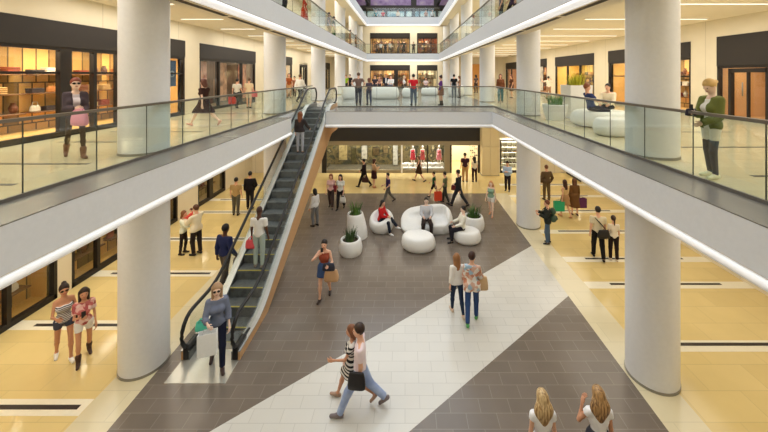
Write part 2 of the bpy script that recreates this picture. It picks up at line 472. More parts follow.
    def lower(kind, lm):
        if kind in ('trousers', 'leggings', 'shorts'):
            o = .014 if kind != 'leggings' else .008
            fr = {'trousers': 2, 'leggings': 2, 'shorts': low[2] if len(low) > 2 else .55}[kind]
            pr = shift([torso[0], torso[1]]); lg = {k: [p if True else p for p in shift(legs[k])] for k in 'lr'}
            if kind == 'trousers':
                for k in 'lr':
                    hip, K, A = r.leg[k][:3]; lg[k] = shift([rc(hip, K, .09*bw, .066*bw), rc(K, A-(A-K)*.0, .064*bw, .05*bw)])
            def fn(P, _):
                d = union(pr, P, .04*s)
                for k in 'lr':
                    hip, K, A = r.leg[k][:3]
                    e = union(lg[k], P, .03*s)
                    if fr < 1: e = np.maximum(e, (limb_t(P, hip, K)-fr)*.43*s)
                    else: e = np.maximum(e, (limb_t(P, K, A)-.97)*.4*s)
                    d = smin(d, e, .025*s)
                d = d-o*s
                return np.maximum(d, (tz(P)-.13)*s)
            return sdfobj(kind, [q for k in 'lr' for q in lg[k]]+pr, lm, h, root, cut=fn, off=o)
        if kind in ('skirt', 'dress_skirt'):
            fr = low[2] if len(low) > 2 else .75
            ks = [r.leg[k] for k in 'lr']
            kn = [hp_+(K-hp_)*min(1.0, fr) for hp_, K in ((q[0], q[1]) for q in ks)]
            if fr > 1: kn = [k_+(q[2]-q[1])*(fr-1) for k_, q in zip(kn, ks)]
            mid = (kn[0]+kn[1])/2; fl_ = .02+.07*fr
            pr = shift([torso[0], torso[1], rc(tp(-hw*.6, 0, -.04), kn[0], .11, .085+fl_*.4), rc(tp(hw*.6, 0, -.04), kn[1], .11, .085+fl_*.4), rc(tp(0, 0, 0), mid, .12, .1+fl_)])
            zc = mid[2]+.0
            def fn(P, _):
                d = union(pr, P, .08*s)-.012*s
                d = np.maximum(d, (L((0, 0, zc))[2]-P[:, 2]) if ps.get('l')[0] < 60 else d*0-1)
                return np.maximum(d, (tz(P)-.15)*s)
            return sdfobj('skirt' if kind == 'skirt' else 'dress_skirt', pr, lm, h, root, cut=fn, off=.02)
    if kind == 'long_dress': kind = 'skirt'
    if kind != 'none': lower(kind, lm)
    uk, uc = up[0], up[1]
    um = uc if hasattr(uc, 'node_tree') else mat(uc, .85, 0, .2)
    hem = {'tee': -.06, 'long': -.07, 'blouse': -.06, 'tank': -.03, 'jacket': -.1, 'coat': -.2, 'tunic': -.14, 'dress': -.1, 'strapless': -.05, 'tucked': .06, 'cap': -.06, 'open': -.08}[uk]
    def garment(nm, mm, sleeve, o, hem, opening=0, neckz=.455, straps=True):
        ar = {}
        for k in 'lr':
            S, E, W = r.arm[k][:3]; g = .9 if fem else 1.05
            ar[k] = shift([rc(S, E, .052*g, .042*g), rc(E, W, .042*g, .032*g)])
        hipk = shift([rc(r.leg[k][0], r.leg[k][0]+(r.leg[k][1]-r.leg[k][0])*.6, .095, .085) for k in 'lr'])
        pr = list(trs)+(hipk if hem < -.09 else [])
        def fn(P, _):
            d = union(pr, P, .05*s)
            if sleeve > 0:
                for k in 'lr':
                    S, E, W = r.arm[k][:3]
                    e = union(ar[k] if sleeve > 1 else ar[k][:1], P, .015*s)
                    if sleeve <= 1: e = np.maximum(e, (limb_t(P, S, E)-sleeve)*.285*s)
                    else: e = np.maximum(e, (limb_t(P, E, W)-(sleeve-1))*.25*s)
                    d = smin(d, e, .02*s)
            d = d-o*s
            z = tz(P)
            d = np.maximum(d, (hem-z)*s)
            q = P/s-off3-up_pt; y = q @ T[:, 1]; x = q[:, 0]
            d = np.maximum(d, (z-neckz-.02*np.clip(-y/.08, -1, 1)-(.02 if sleeve else -.0))*s)
            if sleeve == 0: d = np.maximum(d, (np.abs(x)-.15)*s)
            if not straps: d = np.maximum(d, (z-.345)*s)
            if opening: d = np.maximum(d, np.minimum(opening-np.abs(x), y-.01)*s)
            return d
        return sdfobj(nm, pr+[q for k in 'lr' for q in ar[k]], mm, h, root, cut=fn, off=o)
    if uk == 'open':
        im = up[2] if hasattr(up[2], 'node_tree') else mat(up[2], .85)
        garment('shirt', im, 0, .016, -.06, straps=True); garment('jacket', um, 1.95, .034, hem, .055, .47)
    elif uk == 'jacket': garment('jacket', um, 1.95, .026, hem)
    elif uk == 'coat': garment('coat', um, 1.95, .03, hem)
    elif uk == 'long' or uk == 'tucked': garment('shirt' if len(up) < 3 else up[2], um, 1.93, .02, hem)
    elif uk == 'tee': garment('shirt', um, .62, .015, hem)
    elif uk == 'cap': garment('shirt', um, .24, .015, hem)
    elif uk == 'blouse': garment('blouse', um, 1.5, .022, hem)
    elif uk == 'tunic': garment('tunic', um, 1.5, .03, hem)
    elif uk == 'tank': garment('top', um, 0, .016, hem, neckz=.43)
    elif uk == 'strapless': garment('top', um, 0, .018, hem, straps=False)
    elif uk == 'dress': garment('dress', um, up[2] if len(up) > 2 else 0, .018, -.05)
    # -------- shoes
    shm = mat(shoe, .5)
    if shoekind != 'none':
        for k in 'lr':
            hip, K, A, heel, toe, ff, fu = r.leg[k]
            pr = [rc(heel+fu*.012, toe, .04, .034), rc(A-fu*.012, heel+ff*.09+fu*.01, .037, .038)]
            if shoekind == 'boot': pr += [rc(A+(K-A)*.32, A, .06, .046)]
            pr = shift(pr)
            hl0 = (heel-fu*.034+off3)*s; fuv = fu
            sdfobj('boot' if shoekind == 'boot' else 'shoe', pr, shm, min(h, .024), root, k=.02, cut=lambda P, d, hl0=hl0, fuv=fuv: np.maximum(d, -((P-hl0) @ fuv)))
    # -------- hair
    hk, hc_ = hair[0], hair[1]
    if hk != 'none':
        hm = hc_ if hasattr(hc_, 'node_tree') else mat(hc_, .5, 0, .4)
        cap = el(hl(0, -.012, .024), (.09, .108, .112), HM.T)
        if hk == 'bald': cap = el(hl(0, -.01, .021), (.079, .099, .103), HM.T)
        drape = []
        lenz = {'long': -.30, 'vlong': -.42, 'bob': -.14}.get(hk)
        if lenz is not None:
            v = np.array([0, 0, lenz-.02]); back = T[:, 1]
            top_ = hl(0, -.035, 0); tb = r.head-back*.085+T[:, 2]*lenz
            wd = 1.35 if hk == 'vlong' else 1.0
            dn = r.head+T[:, 2]*lenz*.62
            drape = [rc(top_, tb, .088, .06, (MT, .6))]
            md = r.head-back*.075-T[:, 2]*.15
            if hk == 'vlong': drape = [rc(top_, md, .1, .15, (MT, .5)), rc(md, tb, .148, .045, (MT, .5))]
            for sx in ((-1, 1) if hk != 'vlong' else ()):
                drape += [rc(hl(sx*.06, -.03, .02), tb+T[:, 0]*sx*.06*wd, .05, .036*wd, (MT, .8)),
                          rc(hl(sx*.072, .015, .03), dn+T[:, 0]*sx*.075*wd-back*.03, .026, .03, (MT, .9))]
        bun = []
        if hk == 'bun': bun = [el(hl(0, -.06, .125), (.045, .045, .042), HM.T)]
        if hk == 'lowbun': bun = [el(hl(0, -.125, .01), (.045, .04, .042), HM.T)]
        if hk == 'tail': bun = [el(hl(0, -.115, .05), (.035, .035, .035), HM.T), rc(hl(0, -.13, .04), r.head-T[:, 1]*.12-T[:, 2]*.24, .036, .018)]
        pc = shift([cap]); pd = shift(drape); pb = shift(bun)
        def fn(P, _):
            q = hz(P)
            e = np.maximum(ev(pc[0], P), -(q[:, 2]-q[:, 1]+.035)*.7*s)
            e = np.maximum(e, (-.085-q[:, 2])*s)
            if pd:
                d2 = np.maximum(union(pd, P, .02*s), (q[:, 1]-.055)*s); e = smin(e, d2, .02*s)
            if pb: e = smin(e, union(pb, P, .01), .012*s)
            return e
        sdfobj('hair', pc+pd+pb, hm, min(h, .022), root, cut=fn)
    M = Matrix.Translation((X, Y, Z)) @ Matrix.Rotation(math.radians(f), 4, 'Z')
    r.hand = {k: M @ Vector(L(r.arm[k][2]+r.arm[k][3]*.09)) for k in 'lr'}
    r.world = lambda v: M @ Vector(L(v)); r.root = root; r.s = s; r.f = f; r.M = M; r.skinm = skinm
    return r

# ------------------------------------------------------------ bags and things held
def shopping_bag(p, c, label, w=.3, hgt=.34, d=.12, rz=0, handle=.12, name='shopping_bag'):
    """hangs from point p by two cord handles"""
    m = mat(c, .5); root = empty(name, (p[0], p[1], p[2]), math.radians(rz), label, 'bag')
    b = MB(); z1 = -handle; z0 = z1-hgt
    t = .006
    o = [(-w/2, -d/2), (w/2, -d/2), (w/2, 0), (w/2, d/2), (-w/2, d/2), (-w/2, 0)]
    def ring(z, k, inw): return [(x*k*(1-inw if abs(y) < 1e-6 else 1), y*k, z) for x, y in o]
    R = [ring(z0, .96, 0), ring(z0+.01, .98, 0), ring((z0+z1)/2, 1, .05), ring(z1, 1, .1)]
    R += [[(x*.96, y*.9, z) for x, y, z in R[3]], [(x*.95, y*.9, z+.03) for x, y, z in R[0]]]
    V = [v for q in R for v in q]; Fc = [tuple(range(5, -1, -1))]
    for i in range(5):
        for j in range(6): Fc.append((i*6+j, i*6+(j+1) % 6, i*6+6+(j+1) % 6, i*6+6+j))
    Fc.append(tuple(range(30, 36)))
    b.add(V, Fc); b.build('bag_body', m, root)
    for sy in (-1, 1):
        h = MB(); h.tube([(-w*.25, sy*d*.45, z1-.01), (-w*.2, sy*d*.35, z1+handle*.6), (-.02, sy*.01, 0), (.02, sy*.01, 0), (w*.2, sy*d*.35, z1+handle*.6), (w*.25, sy*d*.45, z1-.01)], .005, 5)
        h.build('handle', mat(tuple(int(v*.8) for v in c), .6), root, True)
    return root
def handbag(p, c, label, w=.3, hgt=.22, d=.11, rz=0, drop=.2, name='handbag', strap=None):
    """soft bag hanging from point p; strap: list of world points instead of the loop handles"""
    m = mat(c, .55); root = empty(name, tuple(p), math.radians(rz), label, 'bag')
    zc = -drop-hgt/2
    V = []; Fc = []; N = 24
    for t, kw, kd in ((0, .6, .5), (.0, .86, .8), (.08, .97, .97), (.3, 1, 1), (.6, .95, .85), (.85, .86, .6), (.97, .8, .42), (1, .74, .3)):
        for k in range(N):
            q = 2*math.pi*k/N; cx_, sx__ = math.cos(q), math.sin(q)
            V.append((math.copysign(abs(cx_)**.5, cx_)*w/2*kw, math.copysign(abs(sx__)**.6, sx__)*d/2*kd, zc-hgt/2+hgt*t+(.012 if kw == .86 and t == 0 else 0)))
    for i in range(7):
        for k in range(N): Fc.append((i*N+k, i*N+(k+1) % N, i*N+N+(k+1) % N, i*N+N+k))
    Fc += [tuple(range(N-1, -1, -1)), tuple(range(7*N, 8*N))]
    mesh('bag_body', V, Fc, m, root, True)
    if strap:
        Mi = (Matrix.Translation(p) @ Matrix.Rotation(math.radians(rz), 4, 'Z')).inverted()
        h = MB(); h.tube([(-w*.3, 0, zc+hgt*.35)]+[tuple(Mi @ Vector(q)) for q in strap]+[(w*.3, 0, zc+hgt*.35)], .012, 6); h.build('strap', m, root, True)
    else:
        for sy in (-1, 1):
            h = MB(); h.tube([(-w*.22, sy*d*.25, zc+hgt*.35), (-w*.17, sy*d*.2, zc+hgt*.5+drop*.6), (0, sy*.012, .0), (w*.17, sy*d*.2, zc+hgt*.5+drop*.6), (w*.22, sy*d*.25, zc+hgt*.35)], .009, 6)
            h.build('handle', m, root, True)
    return root
def phone(r, k, label):
    p = r.hand[k]; S, E, W, fd, pn, hc = r.arm[k]
    o = empty('phone', p, math.radians(r.f), label, 'phone')
    b = MB(); b.bbox(-.035, .035, -.005, .005, -.01, .13, .004); b.build('phone_body', mat((30, 30, 34), .3), o)
    b = MB(); b.box(-.031, .031, -.0065, -.005, 0, .12); b.build('screen', mat((60, 70, 85), .1), o)
    return o
# ------------------------------------------------------------ camera, sky
cam = bpy.data.cameras.new('camera'); co = bpy.data.objects.new('camera', cam); COL.objects.link(co)
co.location = (0, 0, CZ); co.rotation_euler = (math.pi/2, 0, 0)
cam.sensor_width = 36; cam.lens = F/768*36; cam.shift_x = -(VX-384)/768; cam.shift_y = -(216-VY)/768; cam.clip_start = .05
SC.camera = co
SC.view_settings.view_transform = 'Standard'; SC.view_settings.look = 'None'; SC.view_settings.exposure = EXPO; SC.view_settings.gamma = 1
w = bpy.data.worlds.new('sky'); SC.world = w; w.use_nodes = True
w.node_tree.nodes['Background'].inputs['Color'].default_value = (.88, .94, 1.0, 1); w.node_tree.nodes['Background'].inputs['Strength'].default_value = SKY

# ------------------------------------------------------------ materials of the building
M_fascia = mat((218, 220, 224), .55, 0, .3)
M_bead = mat((250, 250, 250), .4, 0, .4)
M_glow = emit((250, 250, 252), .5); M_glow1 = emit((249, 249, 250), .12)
M_col = mat((228, 229, 232), .35, 0, .4)
M_dark = mat((40, 34, 30), .6)
M_frame = mat((46, 40, 36), .4, .3)
M_steel = mat((150, 146, 138), .3, .6)
M_rail = mat((120, 114, 104), .35, .5)
M_soffit = mat((238, 226, 202), .8, 0, .1)
M_wall = tiles('stone_wall', (229, 219, 195), (225, 214, 189), (200, 189, 164), 1.9, 3.4, .012, .55, .3, 0)
M_band = mat((116, 112, 108), .25, 0, .5)
M_cream = tiles('cream_floor_tiles', (225, 203, 143), (217, 194, 134), (203, 183, 130), 1.2, .6, .006, .13, .5)
M_cream1 = tiles('pale_cream_floor_tiles', (222, 212, 180), (216, 205, 172), (202, 192, 162), 1.2, .6, .006, .13, .5)
M_grey = tiles('grey_floor_tiles', (119, 108, 98), (112, 102, 92), (136, 126, 115), .56, .28, .006, .22, .45, .5, .1)
M_white = tiles('white_floor_tiles', (212, 209, 201), (207, 204, 196), (191, 188, 180), .56, .26, .006, .2, .45, .5, .03)
M_stripe = mat((238, 232, 212), .2, 0, .5)
M_black = mat((48, 40, 36), .4)
G_rail = glass('railing_glass', (.92, .96, .94), .05)
G_pane = glass('shop_glass', (.94, .95, .94), .03)
G_esc = glass('escalator_glass', (.93, .96, .95), .03)

XL, XR = -4.41, 3.91            # slab edges of the void
GL, GR, GY = -5.155, 4.59, 17.2  # glass lines
EY = 15.0                       # far slab edge, gallery floor
FY2 = 38.8                      # far slab edge, floors above
WL, WR = -9.2, 12.2             # shop walls above
WLG, WRG = -9.7, 10.2            # shop walls, ground floor
YB, YF = -3.0, 41.5

# ------------------------------------------------------------ ground floor
b = MB(); b.box(-14, 16, YB, 46, -.3, 0); struct(b.build('floor', M_cream))
# grey field between the two rows of columns, cut by the white diagonal band
def sheet(name, poly, z, m, t=.003):
    b = MB(); b.prism(poly, z-.002, z+t); return struct(b.build(name, m))
sl = .795
def ly(x, y0, x0): return y0+sl*(x-x0)
yA, yB_ = 12.19, 9.43
sheet('floor_grey_field', [(-5.2, ly(-5.2, yA, 4.58)), (4.6, yA), (4.6, 17.6), (-5.2, 17.6)], 0, M_grey)
sheet('floor_white_band', [(-5.2, ly(-5.2, yB_, 4.58)), (4.6, yB_), (4.6, yA), (-5.2, ly(-5.2, yA, 4.58))], 0, M_white)
yl = ly(-5.2, yB_, 4.58)
sheet('floor_grey_corner', [(-5.2, -1.5), (4.6, -1.5), (4.6, yB_), (-5.2, yl)], 0, M_grey)
# pale margin beside the grey field
sheet('floor_white_margin', [(4.6, -1.5), (5.35, -1.5), (5.35, 17.6), (4.6, 17.6)], 0, M_cream1)
sheet('floor_white_margin', [(-5.95, -1.5), (-5.2, -1.5), (-5.2, 17.6), (-5.95, 17.6)], 0, M_cream1)
n = 0
for y in (2.1, 4.2, 6.27, 8.33, 10.5, 12.7, 15.2, 16.7, 18.9):
    sheet('trim_1', [(WLG, y-.16), (-5.96, y-.16), (-5.96, y+.16), (WLG, y+.16)], .0, M_stripe)
    sheet('trim_2', [(-9.2 if y > 6 else -7.9, y-.045), (-6.1, y-.045), (-6.1, y+.045), (-9.2 if y > 6 else -7.9, y+.045)], .003, M_black)
for y in (3.3, 5.5, 7.69, 9.92, 11.3, 13.3, 15.3, 17.2, 19.0):
    sheet('trim_3', [(5.36, y-.16), (WRG, y-.16), (WRG, y+.16), (5.36, y+.16)], .0, M_stripe)
    sheet('trim_4', [(6.1, y-.0), (9.4, y-.0), (9.4, y+.09), (6.1, y+.09)], .003, M_black)

# ------------------------------------------------------------ upper floors
NX, NR = -4.92, -3.56           # escalator notch
plan1 = [(WL-3, YB), (XL-.02, YB), (XL-.02, 13.0), (NX-.02, 13.0), (NX-.02, 17.07), (NR+.02, 17.07), (NR+.02, EY+.02), (XR+.02, EY+.02), (XR+.02, YB), (WR+3, YB), (WR+3, 46), (WL-3, 46)]
def slab(name, plan, z0, z1, m):
    b = MB(); b.prism(plan, z0, z1); return struct(fixn(b.build(name, m)))
o = slab('floor_gallery', plan1, L1-.66, L1, M_cream1)
o.data.materials.append(M_soffit)
for p in o.data.polygons:
    if p.normal.z < -.5: p.material_index = 1
plan2 = [(WL-3, YB), (XL-.02, YB), (XL-.02, FY2+.02), (XR+.02, FY2+.02), (XR+.02, YB), (WR+3, YB), (WR+3, 46), (WL-3, 46)]
for nm, z in (('floor_second_gallery', L2), ('floor_third_gallery', L3)):
    o = slab(nm, plan2, z-.3, z, M_cream1)
    o.data.materials.append(M_soffit)
    for p in o.data.polygons:
        if p.normal.z < -.5: p.material_index = 1
def fascia(path, zt, hgt, bead, name):
    b = MB(); b.sweep([(0, zt+.002), (0, zt-hgt), (-.015, zt-hgt), (-.015, zt+.002)], path); struct(fixn(b.build('trim_fascia_'+name, M_fascia)))
    zc = zt-hgt-bead/2
    pr = [(-.1+(.14)*math.sin(a), zc+bead/2*math.cos(a)) for a in [math.pi*k/12 for k in range(13)]]+[(-.11, zc-bead/2), (-.11, zc+bead/2)]
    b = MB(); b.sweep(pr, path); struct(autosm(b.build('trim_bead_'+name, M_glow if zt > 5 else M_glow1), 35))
    return zc-bead/2
HB = .54; BD = .17
e1 = [(XL, YB), (XL, 13.0)]; e1b = [(NR, EY), (XR, EY), (XR, YB)]
for p, nm in ((e1[::1], 'left'), (e1b, 'far')):
    zb = fascia(p, L1, HB, BD, nm)
# notch sides
b = MB(); b.box(NX-.02, NX, 13.0, 17.05, L1-.7, L1+.01); b.box(NR, NR+.02, EY, 17.05, L1-.7, L1+.01); struct(b.build('trim_notch', M_fascia))
e2 = [(XL, YB), (XL, FY2), (XR, FY2), (XR, YB)]
fascia(e2, L2, .70, .2, 'second'); fascia(e2, L3, .82, .2, 'third')
# soffit strip between fascia and the recessed gallery ceiling
for zt, dz in ((L2, .88), (L3, 1.0)):
    z = zt-dz
    b = MB(); b.box(XL-.95, XL-.1, YB, FY2+.8, z+.05, z+.45); b.box(XR+.1, XR+.95, YB, FY2+.8, z+.05, z+.45); b.box(XL-.95, XR+.95, FY2+.1, FY2+.8, z+.05, z+.45)
    struct(b.build('ceiling_edge', M_soffit))
# grey stone kerb under the railings
def kerb(z, path, w0, nm):
    b = MB(); b.sweep([(0, z+.004), (0, z+.018), (-w0, z+.018), (-w0, z+.004)], path); struct(fixn(b.build('trim_kerb_'+nm, M_band)))
kerb(L1, [(XL, YB), (XL, 13.0)], XL-GL+.04, 'left'); 
b = MB(); b.box(GL-.04, NX-.02, 13.0, 19.0, L1+.004, L1+.018); struct(b.build('trim_kerb_notch', M_band))
kerb(L1, [(XR, EY), (XR, YB)], GR-XR+.04, 'right')
b = MB(); b.box(NR+.02, GR+.04, EY, GY+.05, L1+.004, L1+.0175); struct(b.build('trim_kerb_far', M_band))
for z, nm in ((L2, 'second'), (L3, 'third')):
    kerb(z, e2, .22, nm)
# grey plaza floor across the bridge, with cream galleries either side
b = MB(); b.box(GL+.0, 4.87, GY+.06, YF-.4, L1+.001, L1+.006); struct(b.build('floor_plaza', tiles('grey_plaza_tiles', (150, 150, 146), (144, 144, 140), (166, 164, 158), .6, .6, .006, .16, .5)))
for y in (3.9, 5.07, 6.25, 8.3, 9.8, 12.4, 14.5, 16.6):
    b = MB(); b.box(-8.6, -5.9, y-.04, y+.04, L1, L1+.004); struct(b.build('trim_5', M_black))
for y in (5.5, 7.7, 9.76, 11.9, 14.0):
    b = MB(); b.box(5.7, 9.5, y-.04, y+.04, L1, L1+.004); struct(b.build('trim_6', M_black))
# ceilings above the top and behind
ZC = {0: L1-.66, 1: L2-.3, 2: L3-.3}

# ------------------------------------------------------------ walls with openings
def wall_x(name, x, y0, y1, z0, z1, ops, m, t=.3):
    """wall facing the void at plan x; ops (ya, yb, za, zb)"""
    sg = 1 if x > 0 else -1
    b = MB(); X0, X1 = (x, x+t) if sg > 0 else (x-t, x)
    y = y0
    for ya, yb, za, zb in sorted(ops):
        if ya > y: b.box(X0, X1, y, ya, z0, z1)
        if za > z0+.01: b.box(X0, X1, ya, yb, z0, za)
        if zb < z1: b.box(X0, X1, ya, yb, zb, z1)
        y = yb
    if y < y1: b.box(X0, X1, y, y1, z0, z1)
    return struct(b.build(name, m))
def wall_y(name, y, x0, x1, z0, z1, ops, m, t=.3):
    b = MB(); x = x0
    for xa, xb, za, zb in sorted(ops):
        if xa > x: b.box(x, xa, y, y+t, z0, z1)
        if za > z0+.01: b.box(xa, xb, y, y+t, z0, za)
        if zb < z1: b.box(xa, xb, y, y+t, zb, z1)
        x = xb
    if x < x1: b.box(x, x1, y, y+t, z0, z1)
    return struct(b.build(name, m))

def area(name, loc, sx, sy, power, col=(1, .86, .66), rot=(0, 0, 0), spread=None):
    l = bpy.data.lights.new(name, 'AREA'); l.shape = 'RECTANGLE'; l.size = sx; l.size_y = sy; l.energy = power; l.color = col
    o = bpy.data.objects.new(name, l); COL.objects.link(o); o.location = loc; o.rotation_euler = rot
    return o
WARM = (1, .86, .64); SOFT = (1, .95, .86); PALE = (1, .93, .80)
GOODS = {}
def goods(kind, c):
    """small shop goods, one prototype mesh per kind and colour"""
    if (kind, c) in GOODS: return GOODS[(kind, c)]
    b = MB()
    if kind == 'handbag':
        b.lathe([(.1, 0), (.15, .02), (.14, .12), (.11, .18), (.02, .19)], 10, sy=.5); b.tube([(-.08, 0, .17), (-.06, 0, .28), (.06, 0, .28), (.08, 0, .17)], .012, 5)
    elif kind == 'vase': b.lathe([(.05, 0), (.09, .08), (.1, .16), (.05, .26), (.06, .3)], 10)
    elif kind == 'shoe_box': b.bbox(-.17, .17, -.1, .1, 0, .12, .008); b.bbox(-.175, .175, -.105, .105, .1, .135, .006)
    elif kind == 'shoe_pair':
        for s in (-.06, .06): b.lathe([(.03, 0), (.048, .012), (.045, .045), (.02, .075)], 8, cx=s, sy=2.4)
    elif kind == 'garment':
        b.add([(-.2, -.03, 0), (.2, -.03, 0), (.19, -.04, .5), (.27, -.03, .45), (.3, -.03, .6), (.12, -.03, .74), (-.12, -.03, .74), (-.3, -.03, .6), (-.27, -.03, .45), (-.19, -.04, .5)]+
              [(-.2, .05, 0), (.2, .05, 0), (.19, .06, .5), (.27, .05, .45), (.3, .05, .6), (.12, .05, .74), (-.12, .05, .74), (-.3, .05, .6), (-.27, .05, .45), (-.19, .06, .5)],
              [tuple(range(10)), tuple(range(19, 9, -1))]+[(i, (i+1) % 10, 10+(i+1) % 10, 10+i) for i in range(10)])
    elif kind == 'folded_stack':
        for k in range(4): b.bbox(-.16, .16, -.12, .12, k*.05, k*.05+.046, .02)
    o = b.build(kind, mat(c, .6)); GOODS[(kind, c)] = o; o['fresh'] = 1
    return o
def put(kind, c, loc, rz, label, cat, group):
    p = goods(kind, c)
    if p.get('fresh'): del p['fresh']; o = p
    else: o = p.copy(); COL.objects.link(o)
    o.location = loc; o.rotation_euler = (0, 0, rz)
    return tag(o, label, cat, group)
PAL = [(176, 110, 50), (120, 70, 40), (210, 180, 130), (90, 60, 45), (190, 150, 90), (225, 215, 195), (140, 60, 40), (60, 50, 50)]
VB = {}
def vboards(col):
    if col in VB: return VB[col]
    m = tiles('display_boards', tuple(min(255, int(v*1.12)) for v in col), tuple(int(v*.5) for v in col), tuple(int(v*.4) for v in col), .36, 1.2, .02, .5, .3, .3, .12)
    nt = m.node_tree; br = [n for n in nt.nodes if n.type == 'TEX_BRICK'][0]; g = [n for n in nt.nodes if n.type == 'NEW_GEOMETRY'][0]
    s = nt.nodes.new('ShaderNodeSeparateXYZ'); cb = nt.nodes.new('ShaderNodeCombineXYZ')
    nt.links.new(g.outputs['Position'], s.inputs[0]); nt.links.new(s.outputs['Y'], cb.inputs['X']); nt.links.new(s.outputs['Z'], cb.inputs['Y']); nt.links.new(cb.outputs[0], br.inputs['Vector'])
    VB[col] = m; return m
def storefront(side, a0, a1, z0, z1, hz, wallp, where, col=(206, 170, 112), mull=(), door=None, depth=1.9, power=60, fill=None, shelf=True, frame=None, hb=None, pal=PAL, hdr=True):
    """side: 'L' (faces +x), 'R' (faces -x), 'F' (faces -y). a0..a1 along the wall, hz: header bottom, z1: header top"""
    fr = frame or M_frame
    rz = {'L': math.pi/2, 'R': -math.pi/2, 'F': 0}[side]
    mid = (a0+a1)/2; W = a1-a0
    loc = {'L': (wallp, mid, z0), 'R': (wallp, mid, z0), 'F': (mid, wallp, z0)}[side]
    # local: x along the wall, -y towards the mall (F). L: local -y -> +x
    root = empty('storefront', loc, rz, 'shop front with %s' % where, 'shop front', None)
    u = (lambda a: a-mid) if side in 'LF' else (lambda a: mid-a)
    Z = lambda z: z-z0
    h = Z(hz); t = Z(z1)
    if hdr:
        b = MB(); b.bbox(-W/2, W/2, -.03, .22, h, t, .012); b.build('header_panel', M_dark, root)
    b = MB()
    for a in (-W/2, W/2-.09): b.box(a, a+.09, .0, .14, 0, h)
    b.box(-W/2, W/2, .0, .14, h-.08, h); b.box(-W/2, W/2, .0, .14, 0, .14)
    b.build('frame', fr, root)
    for m_ in mull:
        wd = .1 if not isinstance(m_, tuple) else m_[1]; c = u(m_ if not isinstance(m_, tuple) else m_[0])
        b = MB(); b.box(c-wd/2, c+wd/2, -.015, .12, .14, h-.08); b.build('mullion', fr, root)
    if hb:
        b = MB(); b.box(-W/2+.09, W/2-.09, .02, .1, Z(hb)-.03, Z(hb)+.03); b.build('transom', fr, root)
    b = MB(); b.box(-W/2+.09, W/2-.09, .055, .065, .14, h-.08); b.build('pane', G_pane, root)
    if door:
        c = u(door[0]); dw = door[1]
        b = MB()
        for s in (-1, 1): b.box(c+s*dw/2-.05, c+s*dw/2+.05, -.05, .1, 0, h-.1)
        b.box(c-dw/2, c+dw/2, -.05, .1, h-.25, h-.1); b.box(c-.03, c+.03, -.04, .05, .1, h-.25)
        dr = b.build('door', M_frame, root)
        b = MB(); b.tube([(c-.12, -.09, .9), (c-.12, -.09, 1.4)], .02, 8); b.build('handle', M_steel, dr, True)
    # the room behind
    ic = mat(col, .7)
    boards = tiles('display_boards', tuple(min(255, int(v*1.1)) for v in col), tuple(int(v*.55) for v in col), tuple(int(v*.45) for v in col), .34, 1.15, .02, .5, .3, .3, .12) if side == 'F' else None
    if boards:
        nt = boards.node_tree; br = [n for n in nt.nodes if n.type == 'TEX_BRICK'][0]; g_ = [n for n in nt.nodes if n.type == 'NEW_GEOMETRY'][0]
        s_ = nt.nodes.new('ShaderNodeSeparateXYZ'); cb = nt.nodes.new('ShaderNodeCombineXYZ')
        nt.links.new(g_.outputs['Position'], s_.inputs[0]); nt.links.new(s_.outputs['X'], cb.inputs['X']); nt.links.new(s_.outputs['Z'], cb.inputs['Y']); nt.links.new(cb.outputs[0], br.inputs['Vector'])
    b = MB(); b.box(-W/2, W/2, depth, depth+.08, 0, h+.25); b.build('back_wall', fill or boards or vboards(col), root)
    b = MB(); b.box(-W/2-.06, -W/2, .16, depth, 0, h+.25); b.box(W/2, W/2+.06, .16, depth, 0, h+.25); b.build('side_wall', ic, root)
    b = MB(); b.box(-W/2, W/2, .16, depth, h+.25, h+.31); b.build('shop_ceiling', ic, root)
    b = MB(); b.box(-W/2, W/2, .16, depth, .0, .03); b.build('shop_floor', ic, root)
    ny = (-1 if side == 'F' else 1)
    R = Matrix.Translation(loc) @ Matrix.Rotation(rz, 4, 'Z')
    l = area('shop_lamp', R @ Vector((0, depth*.45, h+.2)), max(.5, W*.8), .5, power*max(.6, W/3), (1, .9, .7), (0, 0, rz))
    if shelf:
        n = max(1, int(W/1.3)); k = 0
        for i in range(n):
            xa = -W/2+.25+i*(W-.4)/n; xb = xa+(W-.4)/n-.2
            for zz in (.55, 1.1, 1.65):
                if zz > h-.4: continue
                b = MB(); b.bbox(xa, xb, depth-.42, depth-.02, zz, zz+.035, .006); b.build('display_shelf', mat((120, 84, 50), .5), root)
                q = xa+.2
                while q < xb-.12:
                    kd = random.choice(('handbag', 'vase', 'shoe_box', 'folded_stack', 'handbag')); c = random.choice(pal)
                    put(kd, c, R @ Vector((q, depth-.22, zz+.036)), rz, '%s on shelf in shop with %s' % ({'handbag': 'small handbag', 'vase': 'round vase', 'shoe_box': 'lidded box', 'folded_stack': 'folded clothes'}[kd], where.split(',')[0]), {'handbag': 'bag', 'vase': 'vase', 'shoe_box': 'box', 'folded_stack': 'clothes'}[kd], '%s in the shop with %s' % (kd.replace('_', ' '), where.split(',')[0]))
                    q += random.uniform(.34, .5)
    return root, R, W, h

def poster(loc, rz, w, hgt, m, label, frame=None, name='poster', depth=.04):
    root = empty(name, loc, rz, label, name.replace('_', ' '))
    b = MB(); b.bbox(-w/2-.03, w/2+.03, -depth/2, depth/2, -.03, hgt+.03, .006); b.build('frame', frame or M_frame, root)
    b = MB(); b.box(-w/2, w/2, -depth/2-.004, -depth/2, 0, hgt); b.build('print', m, root)
    return root

